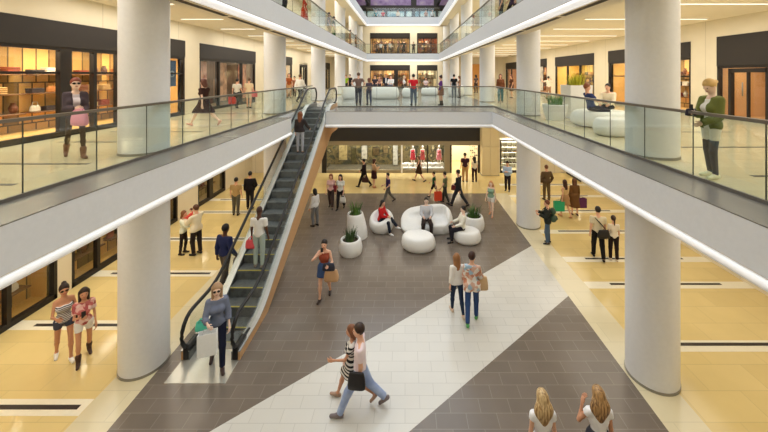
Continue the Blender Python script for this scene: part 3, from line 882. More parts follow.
# left gallery shops
T0, T1, HZ = L1, L1+3.09, L1+2.40
opsL = [(5.2, 14.0, T0, T1), (15.0, 20.6, T0, T1), (22.6, 27.3, T0, T1), (29.2, 31.6, T0, L1+2.75), (36.6, 41.0, T0, T1)]
wall_x('wall_left', WL, YB, 46, L1, L2-.3, opsL, M_wall)
storefront('L', 5.2, 14.0, T0, T1, HZ, WL, 'tall golden windows, nearest on the left gallery', (226, 176, 98), mull=[(9.08, .3), 9.94, 10.75, 12.1], hb=L1+1.72, power=95)
storefront('L', 15.0, 20.6, T0, T1, HZ, WL, 'fashion portraits, second on the left gallery', (120, 96, 74), mull=[16.6, 18.9], power=60, shelf=False)
storefront('L', 22.6, 27.3, T0, T1, HZ+.1, WL, 'dark header, third on the left gallery', (214, 186, 146), mull=[25], power=60)
storefront('L', 29.2, 31.6, T0, L1+2.75, L1+2.6, WL, 'pale narrow doorway, fourth on the left gallery', (232, 222, 204), door=(30.4, 1.5), power=50, shelf=False, hdr=False)
storefront('L', 36.6, 41.0, T0, T1, HZ, WL, 'narrow dark door, fifth on the left gallery', (190, 160, 100), mull=[37.8, 39.4], power=50)
# right gallery shops
opsR = [(9.2, 13.1, T0, L1+3.15), (14.3, 20.1, T0, T1), (21.6, 27.2, T0, T1), (28.8, 40.5, T0, T1)]
wall_x('wall_right', WR, YB, 46, L1, L2-.3, opsR, M_wall)
storefront('R', 9.2, 13.1, T0, L1+3.15, L1+2.0, WR, 'deep dark header, nearest on the right gallery', (196, 150, 98), door=(11.9, 1.3), power=50, shelf=False)
storefront('R', 14.3, 20.1, T0, T1, HZ, WR, 'lit shelves, second on the right gallery', (226, 180, 106), mull=[16.2, 18.2], hb=L1+1.6, power=70)
storefront('R', 21.6, 27.2, T0, T1, HZ, WR, 'golden glow behind the tall planter, on the right gallery', (236, 196, 104), mull=[23.4, 25.2], power=80)
storefront('R', 28.8, 40.5, T0, T1, HZ, WR, 'long dark header, farthest on the right gallery', (200, 140, 96), mull=[31, 33.5, 36, 38.5], power=60)
# far end walls
def fx(px): return (px-VX)*YF/F
zf = lambda py: CZ-(py-VY)*YF/F
opsF = [(fx(370), fx(410), L1, zf(65)), (fx(417), fx(437.5), L1, zf(65))]
wall_y('wall_near_light_block', YB-.3, WL-3, WR+3, 0, 17.6, [], M_wall)  # unseen wall behind the camera, added to block sky light from there
wall_y('wall_far', YF, WL-3, WR+3, L1, L2-.3, opsF, M_wall)
ops2 = [(fx(370), fx(410), L2, zf(33)), (fx(417), fx(437.5), L2, zf(33))]
wall_y('wall_far_second', YF, WL-3, WR+3, L2, L3-.3, ops2, M_wall)
storefront('F', fx(370), fx(410), L1, zf(65), zf(70), YF, 'white lit panel, behind the far lounge', (222, 180, 120), mull=[(fx(383), .12), (fx(396), .5)], power=90)
storefront('F', fx(417), fx(437.5), L1, zf(65), zf(70), YF, 'pale interior, beside the white lit one behind the far lounge', (226, 214, 186), mull=[fx(427)], power=90)
storefront('F', fx(370), fx(410), L2, zf(33), zf(38), YF, 'amber interior, wide one on the far upper gallery', (216, 176, 112), mull=[fx(381), fx(392), fx(402)], power=90)
storefront('F', fx(417), fx(437.5), L2, zf(33), zf(38), YF, 'red brown interior, narrow one on the far upper gallery', (180, 100, 56), mull=[fx(424), fx(431)], power=80)
# second gallery side walls
wall_x('wall_left_second', WL, YB, 46, L2, L3-.3, [], M_wall)
wall_x('wall_right_second', WR, YB, 46, L2, L3-.3, [], M_wall)
# top floor: far end of dark framed purple panes under the roof
Y3 = 44.0
g = lambda px: (px-VX)*Y3/F
zt = lambda py: CZ-(py-VY)*Y3/F
wall_y('wall_far_top', Y3, -12, 15, L3, zt(8.5), [(g(357), g(453), L3, zt(11))], M_dark)
M_blue = blotch([(60, 84, 104), (130, 170, 188), (216, 226, 226), (80, 110, 130)], .8, .4, 'noise')
rt = empty('storefront', (0, Y3, L3), 0, 'bluish shop front under purple panes on the top floor', 'shop front')
for i, (p0, p1) in enumerate(((357, 366), (367, 385), (387, 397), (398.5, 404.5), (406, 412), (415, 419), (420, 436), (438, 452))):
    b = MB(); b.box(g(p0)+.05, g(p1)-.05, .1, .14, .1, zt(11)-L3); b.build('window', M_blue, rt)
b = MB(); b.box(g(357), g(453), .2, .5, 0, zt(11)-L3); b.build('back_wall', mat((70, 78, 86)), rt)
M_purple = blotch([(96, 66, 108), (128, 100, 136), (150, 128, 140)], 1.2, .25, 'noise')
b = MB()
for p0, p1 in ((340, 367), (370, 411), (416.5, 434), (438, 470)):
    w_ = struct(MB().box(g(p0), g(p1), Y3+.02, Y3+.06, zt(5.5), zt(5.5)+3.4).build('window_1', M_purple))
b.box(-12, 15, Y3-.1, Y3+.02, zt(8.5), zt(5.5)); b.box(-12, 15, Y3+.06, Y3+.3, zt(5.5), zt(5.5)+3.6)
for p in (368.5, 413.7, 436): b.box(g(p)-.28, g(p)+.28, Y3-.12, Y3+.06, zt(8.5), zt(5.5)+3.4)
struct(b.build('trim_roof_frame', M_dark))
b = MB()
for x in (XL-.4, XR+.4):
    for y in range(36, 44, 2): b.box(x-.1, x+.1, y-.1, y+.1, L3+2.7, 18)
    b.box(x-.15, x+.15, 34, Y3, L3+2.5, L3+2.75)
struct(b.build('trim_roof_post', M_dark))
# roof over the galleries (the void itself is open to the skylight)
b = MB(); b.box(WL-3, XL-1.2, YB, 46, 17.6, 17.8); b.box(XR+1.2, WR+3, YB, 46, 17.6, 17.8); struct(b.build('ceiling_roof', M_soffit))
wall_x('wall_left_top', WL, YB, 46, L3, 17.6, [], M_wall); wall_x('wall_right_top', WR, YB, 46, L3, 17.6, [], M_wall)

# ------------------------------------------------------------ ground floor walls
Zg = L1-.66
b = MB()
opsG = [(4.6, 9.35, 0, 3.1), (9.75, 13.0, 0, 3.1), (13.5, 14.3, 0, 3.1), (15.7, 18.1, 0, 3.1)]
wall_x('wall_left_ground', WLG, YB, 24, 0, Zg, opsG, M_wall)
storefront('L', 4.6, 9.35, 0, 3.1, 2.9, WLG, 'golden glow, nearest at left under the gallery', (224, 176, 92), mull=[6.5, 8.2], power=90, depth=.75)
storefront('L', 9.75, 13.0, 0, 3.1, 2.9, WLG, 'golden glow behind the two women in shorts', (224, 176, 92), mull=[10.6, 11.5], power=90, depth=.75)
storefront('L', 13.5, 14.3, 0, 3.1, 2.9, WLG, 'slim window, behind the family on the ground floor', (150, 110, 60), power=50, depth=.75)
storefront('L', 15.7, 18.1, 0, 3.1, 2.9, WLG, 'brown posts, farthest left on the ground floor', (224, 196, 140), mull=[(16.75, .3)], power=80, depth=.75)
wall_x('wall_right_ground', WRG, YB, 24, 0, Zg, [(19.4, 21.2, 0, 2.6)], M_wall)
storefront('R', 19.4, 21.2, 0, 2.6, 2.45, WRG, 'bright display, at right under the gallery', (236, 214, 160), mull=[20.3], power=90)
YG = 21.3
gx = lambda px: (px-VX)*YG/F
gz = lambda py: CZ-(py-VY)*YG/F
wall_y('wall_far_ground', YG, -13, 13, 0, Zg, [(gx(322), gx(480), 0, gz(129)), (gx(500), gx(530), 0, gz(138))], M_wall)
# the wide ground floor shop
rs = empty('storefront', (gx(401), YG, 0), 0, 'wide dark shop front with window displays at the far end of the ground floor', 'shop front')
ox = gx(401); U = lambda px: gx(px)-ox
b = MB(); b.bbox(U(322), U(480), -.05, .3, gz(141), 3.88, .015); b.build('header_panel', mat((44, 42, 40), .5), rs)
M_tan = mat((150, 138, 112), .5)
b = MB(); b.box(U(322), U(480), -.02, .12, gz(145.3), gz(141)); b.box(U(322), U(450), -.02, .12, 0, gz(170)); b.build('frame', M_tan, rs)
for p0, p1, m in ((444.5, 450, M_tan), (401, 402.6, M_bead), (427, 428, M_dark), (322, 326.5, M_dark), (478, 480, M_dark), (450, 451.6, M_dark)):
    b = MB(); b.box(U(p0), U(p1), -.03, .12, 0, gz(145)); b.build('mullion', m, rs)
b = MB(); b.box(U(326.5), U(444.5), .04, .05, gz(170), gz(145.3)); b.build('pane', G_pane, rs)
b = MB(); b.box(U(322), U(450), 1.2, 1.28, 0, 3.2); b.build('back_wall', blotch([(26, 30, 20), (50, 52, 32), (120, 104, 62), (40, 40, 26), (232, 214, 164)], 1.6, .6, 'noise'), rs)  # palest blotch colour paints in the glow of amber display lights
b = MB(); b.box(U(450), U(480), 3.2, 3.3, 0, 2.6); b.build('back_wall', mat((236, 232, 214), .6), rs)
b = MB(); b.box(U(450)-.05, U(450), .12, 3.2, 0, 2.6); b.box(U(480), U(480)+.05, .12, 3.2, 0, 2.6); b.box(U(450), U(480), .12, 3.2, 2.6, 2.66); b.build('side_wall', mat((220, 210, 180), .6), rs)
b = MB(); b.box(U(326), U(450), .12, 1.2, 0, gz(169.5)); b.build('display_plinth', mat((80, 74, 58), .5), rs)
b = MB(); b.box(U(403), U(444), .15, .9, gz(169.5), gz(168.3)); b.build('display_shelf', M_bead, rs)
area('shop_lamp', (gx(464), YG+1.6, 2.55), 1.6, 2.4, 110, (1, .93, .8)); area('shop_lamp', (gx(365), YG+.6, 2.6), 4.5, .5, 230, SOFT); area('shop_lamp', (gx(424), YG+.6, 2.6), 2.4, .5, 130, SOFT)
for px, wd, h0, h1, c, lab in ((341, .55, 147, 163, (206, 186, 130), 'amber shimmering'), (363, .36, 148, 162, (232, 228, 214), 'white tall'), (395, .3, 147, 168, (240, 238, 228), 'bright narrow'), (385, .3, 147, 156, (150, 130, 90), 'short brown'), (352, .3, 150, 166, (90, 84, 48), 'olive green'), (375, .4, 150, 158, (112, 92, 58), 'tan wide')):
    poster((gx(px), YG+.75, gz(h1)), 0, wd, gz(h0)-gz(h1), blotch([tuple(int(v*.7) for v in c), c, tuple(min(255, v+20) for v in c)], 5, .5, 'noise'), '%s hanging banner in the far ground floor shop window' % lab, name='display_banner', depth=.02)
for i in range(14):
    put('folded_stack', (232, 226, 214), (gx(404.5+i*2.9), YG+.45+.2*(i % 2), gz(168.2)), .3*(i % 3), 'white folded clothes laid out in the far shop window', 'clothes', 'white clothes in the far shop window')
for k in range(2):
    for j in range(4):
        for i in range(3):
            put('shoe_pair', random.choice([(60, 50, 46), (96, 70, 52), (170, 140, 110)]), ((gx(450)+.12 if k == 0 else gx(480)-.12), YG+.7+i*.7, .5+j*.42), 0, 'pair of shoes on side wall inside the bright far shop', 'shoes', 'shoes inside the bright far shop')
# square stone pier and shoe shop beside it
pr = empty('pier', ((gx(488)), 20.66, 0), 0, 'square cream stone pier at the corner of the far shop', 'pier')
hw_ = (497-480)/2*20.66/F
for s in (-1, 1):
    for z0, z1 in ((0.02, 1.78), (1.8, Zg)):
        b = MB(); b.bbox(min(0, s*hw_)+.006, max(0, s*hw_)-.006, 0, .62, z0, z1, .01); b.build('stone_panel', mat((226, 210, 168), .5), pr)
b = MB(); b.box(-hw_-.02, hw_+.02, .01, .6, 0, .08); b.build('base', M_steel, pr)
rs2, R2, W2, h2 = storefront('F', gx(500), gx(530), 0, gz(138), gz(140), YG, 'white shoe shelves, behind the right ground floor column', (244, 236, 214), power=120, shelf=False, depth=1.2, hdr=False)
for j in range(5):
    b = MB(); b.bbox(-W2/2+.15, W2/2-.15, .8, 1.18, .35+j*.36, .37+j*.36, .005); b.build('display_shelf', M_bead, rs2)
    for i in range(5):
        put('shoe_pair', random.choice([(150, 96, 50), (90, 60, 40), (60, 50, 50), (190, 140, 80)]), R2 @ Vector((-W2/2+.3+i*.32, 1.0, .371+j*.36)), 0, 'pair of brown shoes on white shelves of the ground floor shoe shop', 'shoes', 'shoes on the white shelves')

# ------------------------------------------------------------ columns
ORD = ['nearest', 'second', 'third', 'fourth', 'fifth', 'sixth']
def column(x, y, z0, z1, r, label):
    c = empty('column', (x, y, z0), 0, label, 'column')
    b = MB(); b.lathe([(r, .05), (r, z1-z0)], 64); autosm(b.build('shaft', M_col, c), 35)
    b = MB(); b.lathe([(r+.012, 0), (r+.012, .045), (r-.02, .05)], 64); autosm(b.build('base_ring', M_steel, c), 35)
cl = [(-5.63, 7.25*k) for k in range(1, 7)]; cr = [(5.115, 6.95*k) for k in range(1, 7)]
cl = [(x, min(y, 41.0)) for x, y in cl]; cr = [(x, min(y, 41.0)) for x, y in cr]
for i, (x, y) in enumerate(cl[:2]): column(x, y, 0, Zg, .452, '%s round grey column on the left of the ground floor' % ORD[i])
for i, (x, y) in enumerate(cr[:2]): column(x, y, 0, Zg, .465, '%s round grey column on the right of the ground floor' % ORD[i])
for i, (x, y) in enumerate(cl): column(x, y, L1, L2-.3, .452 if i == 0 else .45, '%s round grey column along the left of the gallery' % ORD[i])
for i, (x, y) in enumerate(cr): column(x, y, L1, L2-.3, .465, '%s round grey column along the right of the gallery' % ORD[i])
for i, (x, y) in enumerate(cl[1:]): column(x, y, L2, L3-.3, .45, '%s round column on the left upper gallery under the roof' % ORD[i])
for i, (x, y) in enumerate(cr[1:]): column(x, y, L2, L3-.3, .465, '%s round column on the right upper gallery under the roof' % ORD[i])

# ------------------------------------------------------------ railings
def railing(path, z, hgt, pitch, label, r0=.0, hr=True):
    p0 = path[0]
    root = empty('glass_railing', (p0[0], p0[1], z), 0, label, 'railing')
    rel = [(x-p0[0], y-p0[1]) for x, y in path]
    b = MB(); b.sweep([(-.035, hgt-.045), (-.035, hgt), (.035, hgt), (.035, hgt-.045)], rel); b.build('handrail', M_rail, root); fixn(root.children[-1])
    b = MB(); b.sweep([(-.02, .0), (-.02, .05), (.02, .05), (.02, 0)], rel); b.build('base_channel', mat((112, 108, 102), .4, .5), root); fixn(root.children[-1])
    for (xa, ya), (xb, yb) in zip(rel, rel[1:]):
        L_ = math.hypot(xb-xa, yb-ya); n = max(1, round(L_/pitch)); dx, dy = (xb-xa)/L_, (yb-ya)/L_
        for k in range(n):
            s0, s1 = L_*k/n+.008, L_*(k+1)/n-.008
            q = MB(); nx, ny = -dy*.006, dx*.006
            q.prism([(xa+dx*s0-nx, ya+dy*s0-ny), (xa+dx*s1-nx, ya+dy*s1-ny), (xa+dx*s1+nx, ya+dy*s1+ny), (xa+dx*s0+nx, ya+dy*s0+ny)], .03, hgt-.04)
            q.build('glass_panel', G_rail, root)
            if k: # dark joint between two panels
                c = L_*k/n
                q = MB(); q.prism([(xa+dx*(c-.006)-nx, ya+dy*(c-.006)-ny), (xa+dx*(c+.006)-nx, ya+dy*(c+.006)-ny), (xa+dx*(c+.006)+nx, ya+dy*(c+.006)+ny), (xa+dx*(c-.006)+nx, ya+dy*(c-.006)+ny)], .05, hgt-.045); q.build('joint', mat((60, 66, 62), .4), root)
    return root
RH = 1.07
railing([(GL, 2.35), (GL, 18.6)], L1+.018, RH, 1.05, 'long glass railing along the left edge of the gallery')
railing([(NR+.1, GY), (GR, GY), (GR, 2.1)], L1+.018, RH, 1.05, 'glass railing along the far and right edge of the gallery')
railing([(XL-.13, 3.0), (XL-.13, FY2-.0)], L2+.018, RH+.05, 2.1, 'glass railing along the left edge of the upper gallery')
railing([(XL-.13, FY2+.13), (XR+.13, FY2+.13)], L2+.018, RH+.05, 1.4, 'glass railing across the far end of the upper gallery')
railing([(XR+.13, FY2), (XR+.13, 3.0)], L2+.018, RH+.05, 2.1, 'glass railing along the right edge of the upper gallery')
railing([(XL-.13, FY2+.13), (XR+.13, FY2+.13)], L3+.018, RH, 1.4, 'glass railing across the far end of the top floor')

# ------------------------------------------------------------ ceiling lamps and vents
CE = emit((255, 244, 224), LAMP)
NUM = ['nearest', 'second', 'third', 'fourth', 'fifth', 'sixth', 'seventh', 'eighth', 'ninth', 'tenth', 'eleventh', 'twelfth', 'thirteenth']
def strip_lamp(x0, x1, y, z, label):
    r = empty('ceiling_light', ((x0+x1)/2, y, z), 0, label, 'ceiling light', None)
    h = (x1-x0)/2
    b = MB(); b.box(-h, h, -.04, .04, -.03, 0); b.build('housing', M_bead, r)
    b = MB(); b.box(-h+.03, h-.03, -.028, .028, -.04, -.03); b.build('diffuser', CE, r)
for i in range(13):
    y = 4.6+2.75*i
    strip_lamp(-8.6, -6.7, y, ZC[1], '%s white light strip across the left gallery ceiling' % NUM[i])
    strip_lamp(6.9, 11.6, y, ZC[1], '%s white light strip across the right gallery ceiling' % NUM[i])
def vent(x, y0, y1, z, label):
    r = empty('air_vent', (x, (y0+y1)/2, z), 0, label, 'vent'); h = (y1-y0)/2
    b = MB(); b.box(-.075, .075, -h, h, -.012, 0); b.build('frame', mat((120, 104, 80), .5), r)
    b = MB()
    for k in (-.05, -.017, .017, .05): b.box(k-.007, k+.007, -h+.02, h-.02, -.018, -.01)
    b.build('slat', mat((70, 58, 44), .5), r)
for i in range(11):
    y = 3.6+2.95*i
    vent(-4.95, y, y+2.7, L2-.83, '%s long brown slot vent in the left gallery ceiling' % NUM[i])
    vent(4.36, y, y+2.7, L2-.83, '%s long brown slot vent in the right gallery ceiling' % NUM[i])
# gallery and ground floor lighting (ceiling lamps)
for i in range(5):
    y = 4.0+7.5*i
    area('gallery_lamp', (-7.4, y, ZC[1]-.06), 2.6, 6, P1, SOFT); area('gallery_lamp', (8.6, y, ZC[1]-.06), 4.6, 6, P1*1.5, SOFT)
    area('upper_gallery_lamp', (-7.2, y, ZC[2]-.06), 2.6, 6, P2, SOFT); area('upper_gallery_lamp', (8.2, y, ZC[2]-.06), 4.6, 6, P2*1.4, SOFT)
area('plaza_lamp', (0, 40.2, ZC[1]-.06), 8, 1.5, P1*1.2, (1, .97, .92)); area('plaza_lamp', (0, 40.2, ZC[2]-.06), 8, 1.5, P1*1.2, (1, .97, .92))
for i in range(3):
    y = 4.5+6.0*i
    area('ground_lamp', (-7.6, y, Zg-.03), 3.2, 4.5, P0, PALE); area('ground_lamp', (7.4, y, Zg-.03), 3.6, 4.5, P0*.9, PALE)
area('ground_lamp', (0, 18.6, Zg-.03), 9, 3.4, P0*1.5, PALE)

# ------------------------------------------------------------ escalator
EX = -4.24; EW = .45; T30 = math.tan(math.radians(30))
Y0, Y1 = 8.45, 8.45+L1/T30      # incline
es = empty('escalator', (EX, 0, 0), 0, 'escalator climbing from the grey tiles to the gallery', 'escalator')
def ez(y): return min(L1, max(0, (y-Y0)*T30))
M_step = blotch([(84, 88, 88), (100, 104, 104), (74, 78, 78)], 5, .4, 'noise'); M_edge = mat((176, 164, 70), .5)
M_rubber = mat((22, 22, 24), .4); M_side = mat((200, 158, 112), .4)
y = 7.75; rise = .4*T30
for i in range(24):
    zt_ = ez(y+.2) if ez(y) > 0 else max(0, ez(y+.4)-rise*.4)
    za = max(.01, min(L1, ez(y+.4)))
    if y > 16.3: za = L1
    prev = max(.0, ez(y))
    so = MB().bbox(-EW, EW, y, y+.395, za-.06, za, .008)
    so.box(-EW, EW, y+.0, y+.03, max(-.2, prev-.02), za-.05)
    for k in range(9): so.box(-EW+.05+k*.1, -EW+.07+k*.1, y+.03, y+.38, za, za+.006)
    st = so.build('step', M_step, es)
    if i < 7:
        MB().box(-EW+.02, EW-.02, y+.004, y+.04, za+.0, za+.009).build('edge_stripe', M_edge, st)
    y += .4
def off_path(dz, y_a=7.3, y_b=17.9, n=4):
    P = [(y_a, dz)]
    for k in range(n+1):
        yy = Y0-.35+.7*k/n; P.append((yy, ez(Y0+.35)*(k/n)**2+dz))
    for k in range(n+1):
        yy = Y1-.35+.7*k/n; P.append((yy, L1-ez(Y0+.35)*(1-k/n)**2+dz))
    P.append((y_b, L1+dz)); return P
def strip_yz(x0, x1, lo, hi, name, m, sm=False):
    n = len(lo); V = []
    for x in (x0, x1):
        V += [(x, y, z) for y, z in lo]+[(x, y, z) for y, z in hi]
    Fc = []; m2 = 2*n
    for i in range(n-1):
        Fc += [(i, i+1, n+i+1, n+i), (m2+i, m2+n+i, m2+n+i+1, m2+i+1), (i, m2+i, m2+i+1, i+1), (n+i, n+i+1, m2+n+i+1, m2+n+i)]
    Fc += [(0, n, m2+n, m2), (n-1, m2+n-1, m2+2*n-1, 2*n-1)]
    return fixn(mesh(name, V, Fc, m, es))
for s, nm in ((-1, 'left'), (1, 'right')):
    x = s*.54
    # skirt beside the steps, outer cladding, steel deck, glass, handrail
    strip_yz(s*.455, s*.475, off_path(-.25), off_path(.184), 'skirt_panel', mat((90, 92, 92), .3, .6))
    lo = [(yy, max(0.0, zz-.62 if zz < L1-.05 else zz-.62)) for yy, zz in off_path(.0)]
    strip_yz(s*.60, s*.64, [(yy, max(.0, zz)) for yy, zz in off_path(-1.2)], off_path(.184), 'side_cladding', M_side)
    strip_yz(s*.47, s*.648, off_path(.185), off_path(.21), 'deck', mat((205, 204, 200), .25, .5))
    strip_yz(x-.006, x+.006, off_path(.2, 7.45, 17.85), off_path(.92, 7.45, 17.85), 'glass_panel', G_esc)
    P = off_path(.97, 7.55, 17.7)
    a = [(7.55-.38*math.sin(t), .59+.38*math.cos(t)) for t in [math.pi*k/10 for k in range(10, 0, -1)]]
    c = [(17.7+.38*math.sin(t), L1+.59+.38*math.cos(t)) for t in [math.pi*k/10 for k in range(1, 11)]]
    path = [(7.95, .19)]+a+P+c+[(17.4, L1+.2)]
    MB().tube([(x, yy, zz) for yy, zz in path], .042, 8).build('handrail', M_rubber, es, True)
    MB().bbox(x-.07, x+.07, 7.28, 7.7, 0, .3, .03).build('newel_base', M_rubber, es)
b = MB(); n_ = off_path(-1.18); strip_yz(-.6, .6, [(yy, max(.002, zz-.06)) for yy, zz in n_], [(yy, max(.004, zz)) for yy, zz in n_], 'underside', M_side)
MB().bbox(-.62, .62, 6.75, 7.75, .0, .012, .004).build('landing_plate', mat((196, 194, 184), .25, .5), es)
MB().bbox(-.6, .6, 17.3, 18.5, L1+.0, L1+.012, .004).build('landing_plate', mat((176, 174, 164), .25, .5), es)
MB().bbox(-.45, .45, 7.6, 7.78, .008, .02, .004).build('comb_plate', M_steel, es)

# ------------------------------------------------------------ white lounge furniture
M_pouf = mat((240, 240, 238), .35, 0, .4)
def pouf(px, py, lvl, w, d, hgt, label, lean=0, name='pouf', rz=0):
    z = LV[lvl]; x, y, _ = at(px, py, z); y += d/2; x = (px-VX)*y/F
    prof = [(.33, 0), (.42, .04), (.47, .14), (.5, .33), (.5, .5), (.485, .7), (.46, .86), (.435, .94), (.40, .985), (.34, 1.0), (.15, 1.0)]
    b = MB(); N = 40; V = []; Fc = []
    for r_, z_ in prof:
        for k in range(N):
            q = 2*math.pi*k/N; e = 1+.12*lean*math.cos(q)
            V.append((r_*w*math.cos(q)*e+lean*.06*w*z_, r_*d*math.sin(q)*e, z_*hgt*(1+.06*lean*math.cos(q)*r_*2)))
    for i in range(len(prof)-1):
        for k in range(N): Fc.append((i*N+k, i*N+(k+1) % N, i*N+N+(k+1) % N, i*N+N+k))
    Fc += [tuple(range(N-1, -1, -1)), tuple(range((len(prof)-1)*N, len(prof)*N))]
    o = mesh(name, V, Fc, M_pouf, None, True)
    o.location = (x, y, z); o.rotation_euler = (0, 0, rz)
    return tag(o, label, 'pouf')
def smax(a, b, k): return -smin(-a, -b, k)
def tub_chair(px, py, lvl, w, d, hgt, label, turn=0, seat=.4, name='tub_chair'):
    z = LV[lvl]; _, y, _ = at(px, py, z); y += d/2; x = (px-VX)*y/F
    def fn(P, d_):
        body = union([el((0, 0, hgt*.4), (w/2, d/2, hgt*.6)), el((0, d*.06, hgt*.5), (w*.44, d*.42, hgt*.5))], P, .1)
        body = np.maximum(body, -P[:, 2])
        scoop = union([el((0, -d*.16, hgt*.98), (w*.34, d*.44, hgt*.98-seat))], P, 0)
        slope = (P[:, 2]-hgt+ .0)-(P[:, 1]-d*.3)*.55
        return smax(smax(body, -scoop, .06), slope, .06)
    o = sdfobj(name, [el((0, 0, hgt*.5), (w/2, d/2, hgt*.6))], M_pouf, .03 if y < 20 else .05, cut=fn)
    o.location = (x, y, z); o.rotation_euler = (0, 0, math.radians(turn))
    tag(o, label, 'chair'); return x, y
def sofa(px, py, lvl, w, d, hgt, label, seat=.4, turn=0):
    z = LV[lvl]; _, y, _ = at(px, py, z); y += d/2; x = (px-VX)*y/F
    def fn(P, d_):
        q = np.abs(P-np.array([0, 0, hgt*.42]))-np.array([w/2-.52, d/2-.52, hgt*.5-.3])
        body = np.linalg.norm(np.maximum(q, 0), axis=1)+np.minimum(q.max(1), 0)-.5
        body = np.maximum(body, -P[:, 2])
        q = np.abs(P-np.array([0, -d*.24, seat+.5]))-np.array([w/2-.42, d*.46-.2, .5-.15])
        sc = np.linalg.norm(np.maximum(q, 0), axis=1)+np.minimum(q.max(1), 0)-.15
        slope = (P[:, 2]-hgt*.97)-(P[:, 1]-d*.2)*.45-(P[:, 0]/w)*.66+.04
        return smax(smax(body, -sc, .08), slope, .08)
    o = sdfobj('sofa', [el((0, 0, hgt*.5), (w/2, d/2, hgt*.6))], M_pouf, .035 if y < 20 else .05, cut=fn)
    o.location = (x, y, z); o.rotation_euler = (0, 0, math.radians(turn))
    tag(o, label, 'sofa'); return x, y
def blades(b, n, r, h0, h1, bw, sx=1):
    for i in range(n):
        a = random.uniform(0, 2*math.pi); q = r*math.sqrt(random.random()); x, y = q*math.cos(a)*sx, q*math.sin(a)
        L_ = random.uniform(h0, h1); ln = random.uniform(.05, .45); da = a+random.uniform(-.5, .5)
        px_, py_ = -math.sin(da), math.cos(da); V = []
        for t in (0, .35, .7, 1):
            wd = bw*(1-t**1.6)+.002; ox, oy = x+math.cos(da)*ln*L_*t*t, y+math.sin(da)*ln*L_*t*t; z = L_*t*(1-.15*t*ln)
            for s in (-1, 0, 1): V.append((ox+px_*wd*s+math.cos(da)*(.006 if s == 0 else 0), oy+py_*wd*s+math.sin(da)*(.006 if s == 0 else 0), z))
        Fc = []
        for k in range(3):
            for s in (0, 1): Fc.append((k*3+s, k*3+s+1, k*3+s+4, k*3+s+3))
        b.add(V, Fc)
def planter(px, py, lvl, r0, r1, hgt, label, leanx=0, green=((60, 104, 40), (110, 150, 60)), ph=(.3, .55), square=False, n=46, bulge=.0, bush=False):
    z = LV[lvl]; _, y, _ = at(px, py, z); y += r0; x = (px-VX)*y/F
    root = empty('planter', (x, y, z), 0, label, 'planter')
    if square:
        b = MB(); sq = lambda r, z_: [(sx*r, sy*r, z_) for sx, sy in ((-1, -1), (1, -1), (1, 1), (-1, 1))]
        R = [sq(r0, 0), sq(r1, hgt), sq(r1-.05, hgt), sq(r1-.06, hgt-.12)]; V = [v for q in R for v in q]; Fc = [(3, 2, 1, 0), (12, 13, 14, 15)]
        for i in range(3):
            for j in range(4): Fc.append((i*4+j, i*4+(j+1) % 4, i*4+4+(j+1) % 4, i*4+4+j))
        b.add(V, Fc); b.build('pot', M_pouf, root)
    else:
        pr = [(r0*.86, 0)]
        for k in range(1, 10):
            t = k/10; pr.append((r0+(r1-r0)*t**1.2+bulge*math.sin(math.pi*t)-(r0*.14*(1-t)**4), hgt*t))
        pr += [(r1*.99, hgt*.98), (r1*.93, hgt), (r1*.85, hgt*.985), (r1*.8, hgt-.1)]
        b = MB(); b.lathe(pr, 40, leanx=leanx); autosm(b.build('pot', M_pouf, root), 60)
    b = MB()
    if square: b.box(-r1+.06, r1-.06, -r1+.06, r1-.06, hgt-.12, hgt-.07)
    else: b.lathe([(r1*.8, hgt-.1), (r1*.78, hgt-.06)], 24, leanx=leanx)
    b.build('soil', mat((60, 46, 34), .9), root)
    b = MB(); blades(b, n, r1*.65, *ph, .022 if not bush else .03)
    for i in range(len(b.V)): b.V[i] = (b.V[i][0]+leanx*hgt, b.V[i][1], b.V[i][2]+hgt-.07)
    b.build('foliage', blotch(list(green), 6, .5, 'noise'), root)
    return root
def strands(c1, c2):
    m, nt, b = nmat('streaked_hair')
    tc = nt.nodes.new('ShaderNodeTexCoord'); mp = nt.nodes.new('ShaderNodeMapping'); mp.inputs['Scale'].default_value = (34, 34, 1.6)
    n = nt.nodes.new('ShaderNodeTexNoise'); n.inputs['Scale'].default_value = 1.4; n.inputs['Detail'].default_value = 4
    r = nt.nodes.new('ShaderNodeValToRGB'); r.color_ramp.elements[0].position = .36; r.color_ramp.elements[1].position = .64
    r.color_ramp.elements[0].color = (*lin(c1), 1); r.color_ramp.elements[1].color = (*lin(c2), 1)
    nt.links.new(tc.outputs['Object'], mp.inputs['Vector']); nt.links.new(mp.outputs[0], n.inputs['Vector']); nt.links.new(n.outputs['Fac'], r.inputs['Fac']); nt.links.new(r.outputs[0], b.inputs['Base Color'])
    b.inputs['Roughness'].default_value = .42
    return m
# ------------------------------------------------------------ furniture of the ground floor
planter(358, 242, 0, .42, .3, .92, 'tall tapered white planter with spiky green plant on the grey tiles', leanx=-.12, ph=(.3, .55), green=((52, 92, 36), (110, 150, 66)))
planter(351, 259.5, 0, .40, .34, .52, 'low round white planter with dark spiky plant in front of the tall one', leanx=-.04, bulge=.03, ph=(.25, .45), green=((40, 66, 34), (74, 104, 50)))
planter(474, 234, 0, .42, .36, .56, 'round white planter with bushy green plant behind the seated man in white sweater', leanx=-.04, bulge=.03, ph=(.25, .5), green=((44, 80, 30), (84, 124, 50)), n=60)
tx, ty = tub_chair(381.5, 236, 0, .98, .95, .84, 'white egg shaped tub chair holding the woman in red', turn=-28, seat=.42)
sx_, sy_ = sofa(426.5, 236, 0, 2.12, 1.25, .8, 'long white moulded sofa where the man in grey sits', turn=0)
pouf(420, 255.5, 0, 1.22, 1.0, .5, 'large round white pouf in front of the long sofa', lean=-.5)
pouf(468.5, 247, 0, 1.02, .85, .44, 'egg shaped white pouf under the man in white sweater', lean=-.5)
